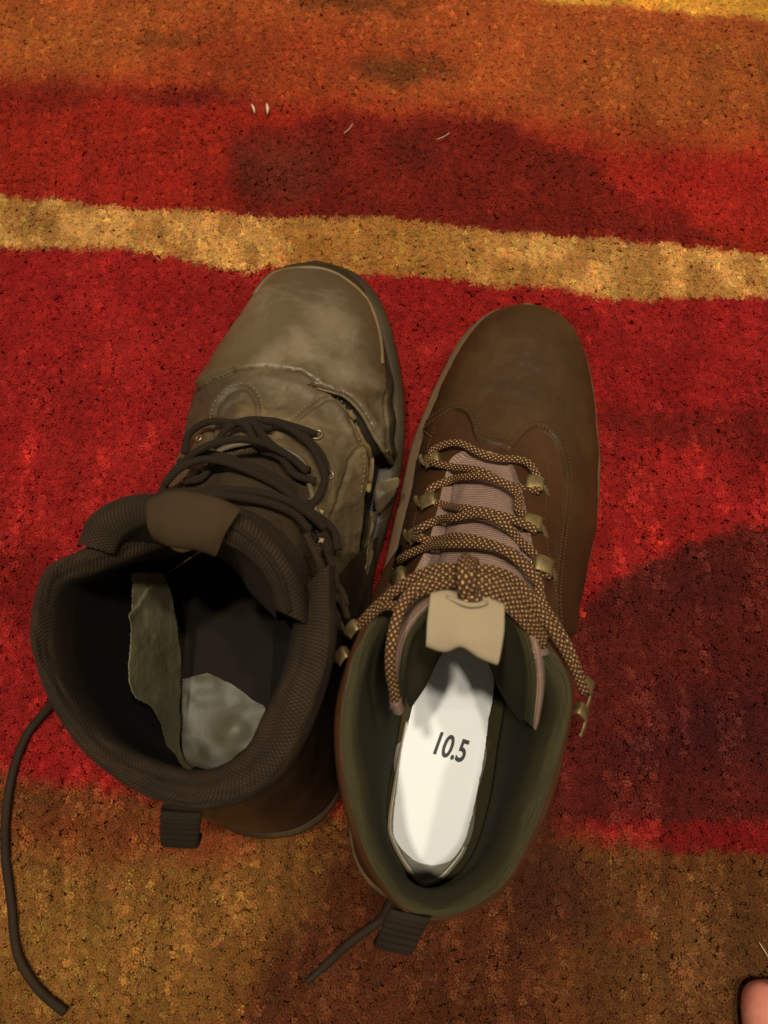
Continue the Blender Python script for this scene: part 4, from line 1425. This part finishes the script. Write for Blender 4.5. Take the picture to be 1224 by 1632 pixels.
# heel loop and loose lace ends
wd = at(325, 1300, .13) - at(255, 1296, .13)
strap('heel_loop', ats([(290, 1288, .143), (289, 1300, .138), (287, 1318, .129), (286, 1338, .118), (288, 1344, .106), (294, 1330, .096)]), wd, 0.0138, 0.0026, MT['webbing'], ob_root, ribs=12, N=150)
tube('loose_lace', crs(ats([(140, 1090, .05), (100, 1105, .02), (75, 1130, .006), (38, 1180, .003), (14, 1260, .003), (8, 1350, .003), (18, 1440, .003), (28, 1520, .003), (60, 1575, .003), (104, 1614, .003)]), 140), 0.0022, MT['old_cord'], ob_root, n=10, flat=0.8)
ll_ = tube('loose_lace', crs(ats([(640, 1400, .002), (610, 1462, .003), (585, 1482, .004), (555, 1505, .004), (530, 1528, .003), (512, 1545, .003)]), 80), 0.0021, MT['old_cord'], ob_root, n=10, flat=0.7)
tube('lace_tip', crs(ats([(520, 1538, .0032), (505, 1551, .003), (489, 1565, .0028)]), 30), 0.0016, MT['old_dark'], ll_, n=8)

# ================================================================== the person's bare foot at the corner
def foot():
    base = at(1190, 1562, 0.0)
    root = thing('person', (base[0] + 0.03, base[1] - 0.12, 0.0), "tip of a person's bare big toe poking in at the corner of the rug", 'person')
    bx, by = base[0], base[1]
    bm_v, bm_r, bm_e = [], [], []

    def add(p, r, parent=None):
        bm_v.append(p)
        bm_r.append(r)
        if parent is not None:
            bm_e.append((parent, len(bm_v) - 1))
        return len(bm_v) - 1
    ank = add((bx + 0.045, by - 0.20, 0.085), 0.036)
    heel_ = add((bx + 0.050, by - 0.235, 0.030), 0.030, ank)
    midf = add((bx + 0.038, by - 0.135, 0.045), 0.036, ank)
    ball = add((bx + 0.034, by - 0.075, 0.027), 0.030, midf)
    shin = add((bx + 0.045, by - 0.215, 0.16), 0.038, ank)
    for k, (ox, oy, r, ln) in enumerate([(0.004, -0.052, 0.0165, 0.050), (0.032, -0.045, 0.0088, 0.043), (0.045, -0.052, 0.0082, 0.038), (0.059, -0.062, 0.0078, 0.032), (0.072, -0.075, 0.0074, 0.026)]):
        a = add((bx + ox, by + oy, 0.018), r * 1.05, ball)
        b = add((bx + ox + 0.001, by + oy + ln * 0.5, 0.0165), r * 0.95, a)
        c = add((bx + ox + 0.002, by + oy + ln * 0.95, 0.0125), r * 1.0, b)
        add((bx + ox + 0.003, by + oy + ln * 1.12, 0.0105), r * 0.62, c)
    me = bpy.data.meshes.new('foot')
    me.from_pydata(bm_v, bm_e, [])
    o = bpy.data.objects.new('foot', me)
    COL.objects.link(o)
    sk = o.modifiers.new('skin', 'SKIN')
    for i, r in enumerate(bm_r):
        me.skin_vertices[0].data[i].radius = (r, r * (0.82 if i == 3 else 0.95))
    me.skin_vertices[0].data[0].use_root = True
    sb = o.modifiers.new('sub', 'SUBSURF')
    sb.levels = sb.render_levels = 3
    bpy.context.view_layer.update()
    me2 = bpy.data.meshes.new_from_object(o.evaluated_get(bpy.context.evaluated_depsgraph_get()))
    bpy.data.objects.remove(o)
    me2.materials.clear()
    f = link('foot', me2, MT['skin'], root)
    # toenail
    for k, (ox, oy, r, ln) in enumerate([(0.006, -0.052, 0.0150, 0.050)]):
        c = np.array([bx + ox + 0.003, by + oy + ln * 0.98, 0.0235])
        U = np.linspace(-1, 1, 11)
        Gn = np.array([[c + np.array([u * 0.0075, v * 0.0075, -0.0035 * u * u - 0.0022 * max(v, 0) ** 2]) for u in U] for v in np.linspace(-1, 1, 9)])
        q = grid('toenail', Gn, MT['nail'], f)
        s_ = q.modifiers.new('thickness', 'SOLIDIFY')
        s_.thickness = 0.0008
    return root


foot()

# ------------------------------------------------------------------ bits of lint on the pile
for (x0, y0, x1, y1, r, lab) in [(401, 166, 406, 181, .0007, 'left of two white lint flecks on the dark red patch above the boots'), (425, 165, 426, 182, .0009, 'right and brighter of two white lint flecks above the boots')]:
    P = crs(ats([(x0, y0, .004), ((x0 + x1) / 2 + 1, (y0 + y1) / 2, .0045), (x1, y1, .003)]), 20)
    o = tube('lint_fleck', P, r, MT['lint'], None, n=6, taper=lambda t: 0.4 + np.sin(t * math.pi) * 0.7)
    o['label'], o['category'], o['group'] = lab, 'lint', 'white lint flecks on the rug'
for (x0, y0, x1, y1, lab) in [(548, 212, 562, 198, 'short pale hair on the dark red patch above the worn boot'), (696, 222, 716, 212, 'pale hair on the dark red patch right of the middle of the rug'), (1210, 1502, 1226, 1528, 'curved pale hair near the bare toe')]:
    P = crs(ats([(x0, y0, .003), ((x0 + x1) / 2 + 1, (y0 + y1) / 2 + 1, .0035), (x1, y1, .003)]), 20)
    o = tube('hair', P, 0.0002, MT['lint'], None, n=5)
    o['label'], o['category'], o['group'] = lab, 'hair', 'loose hairs on the rug'
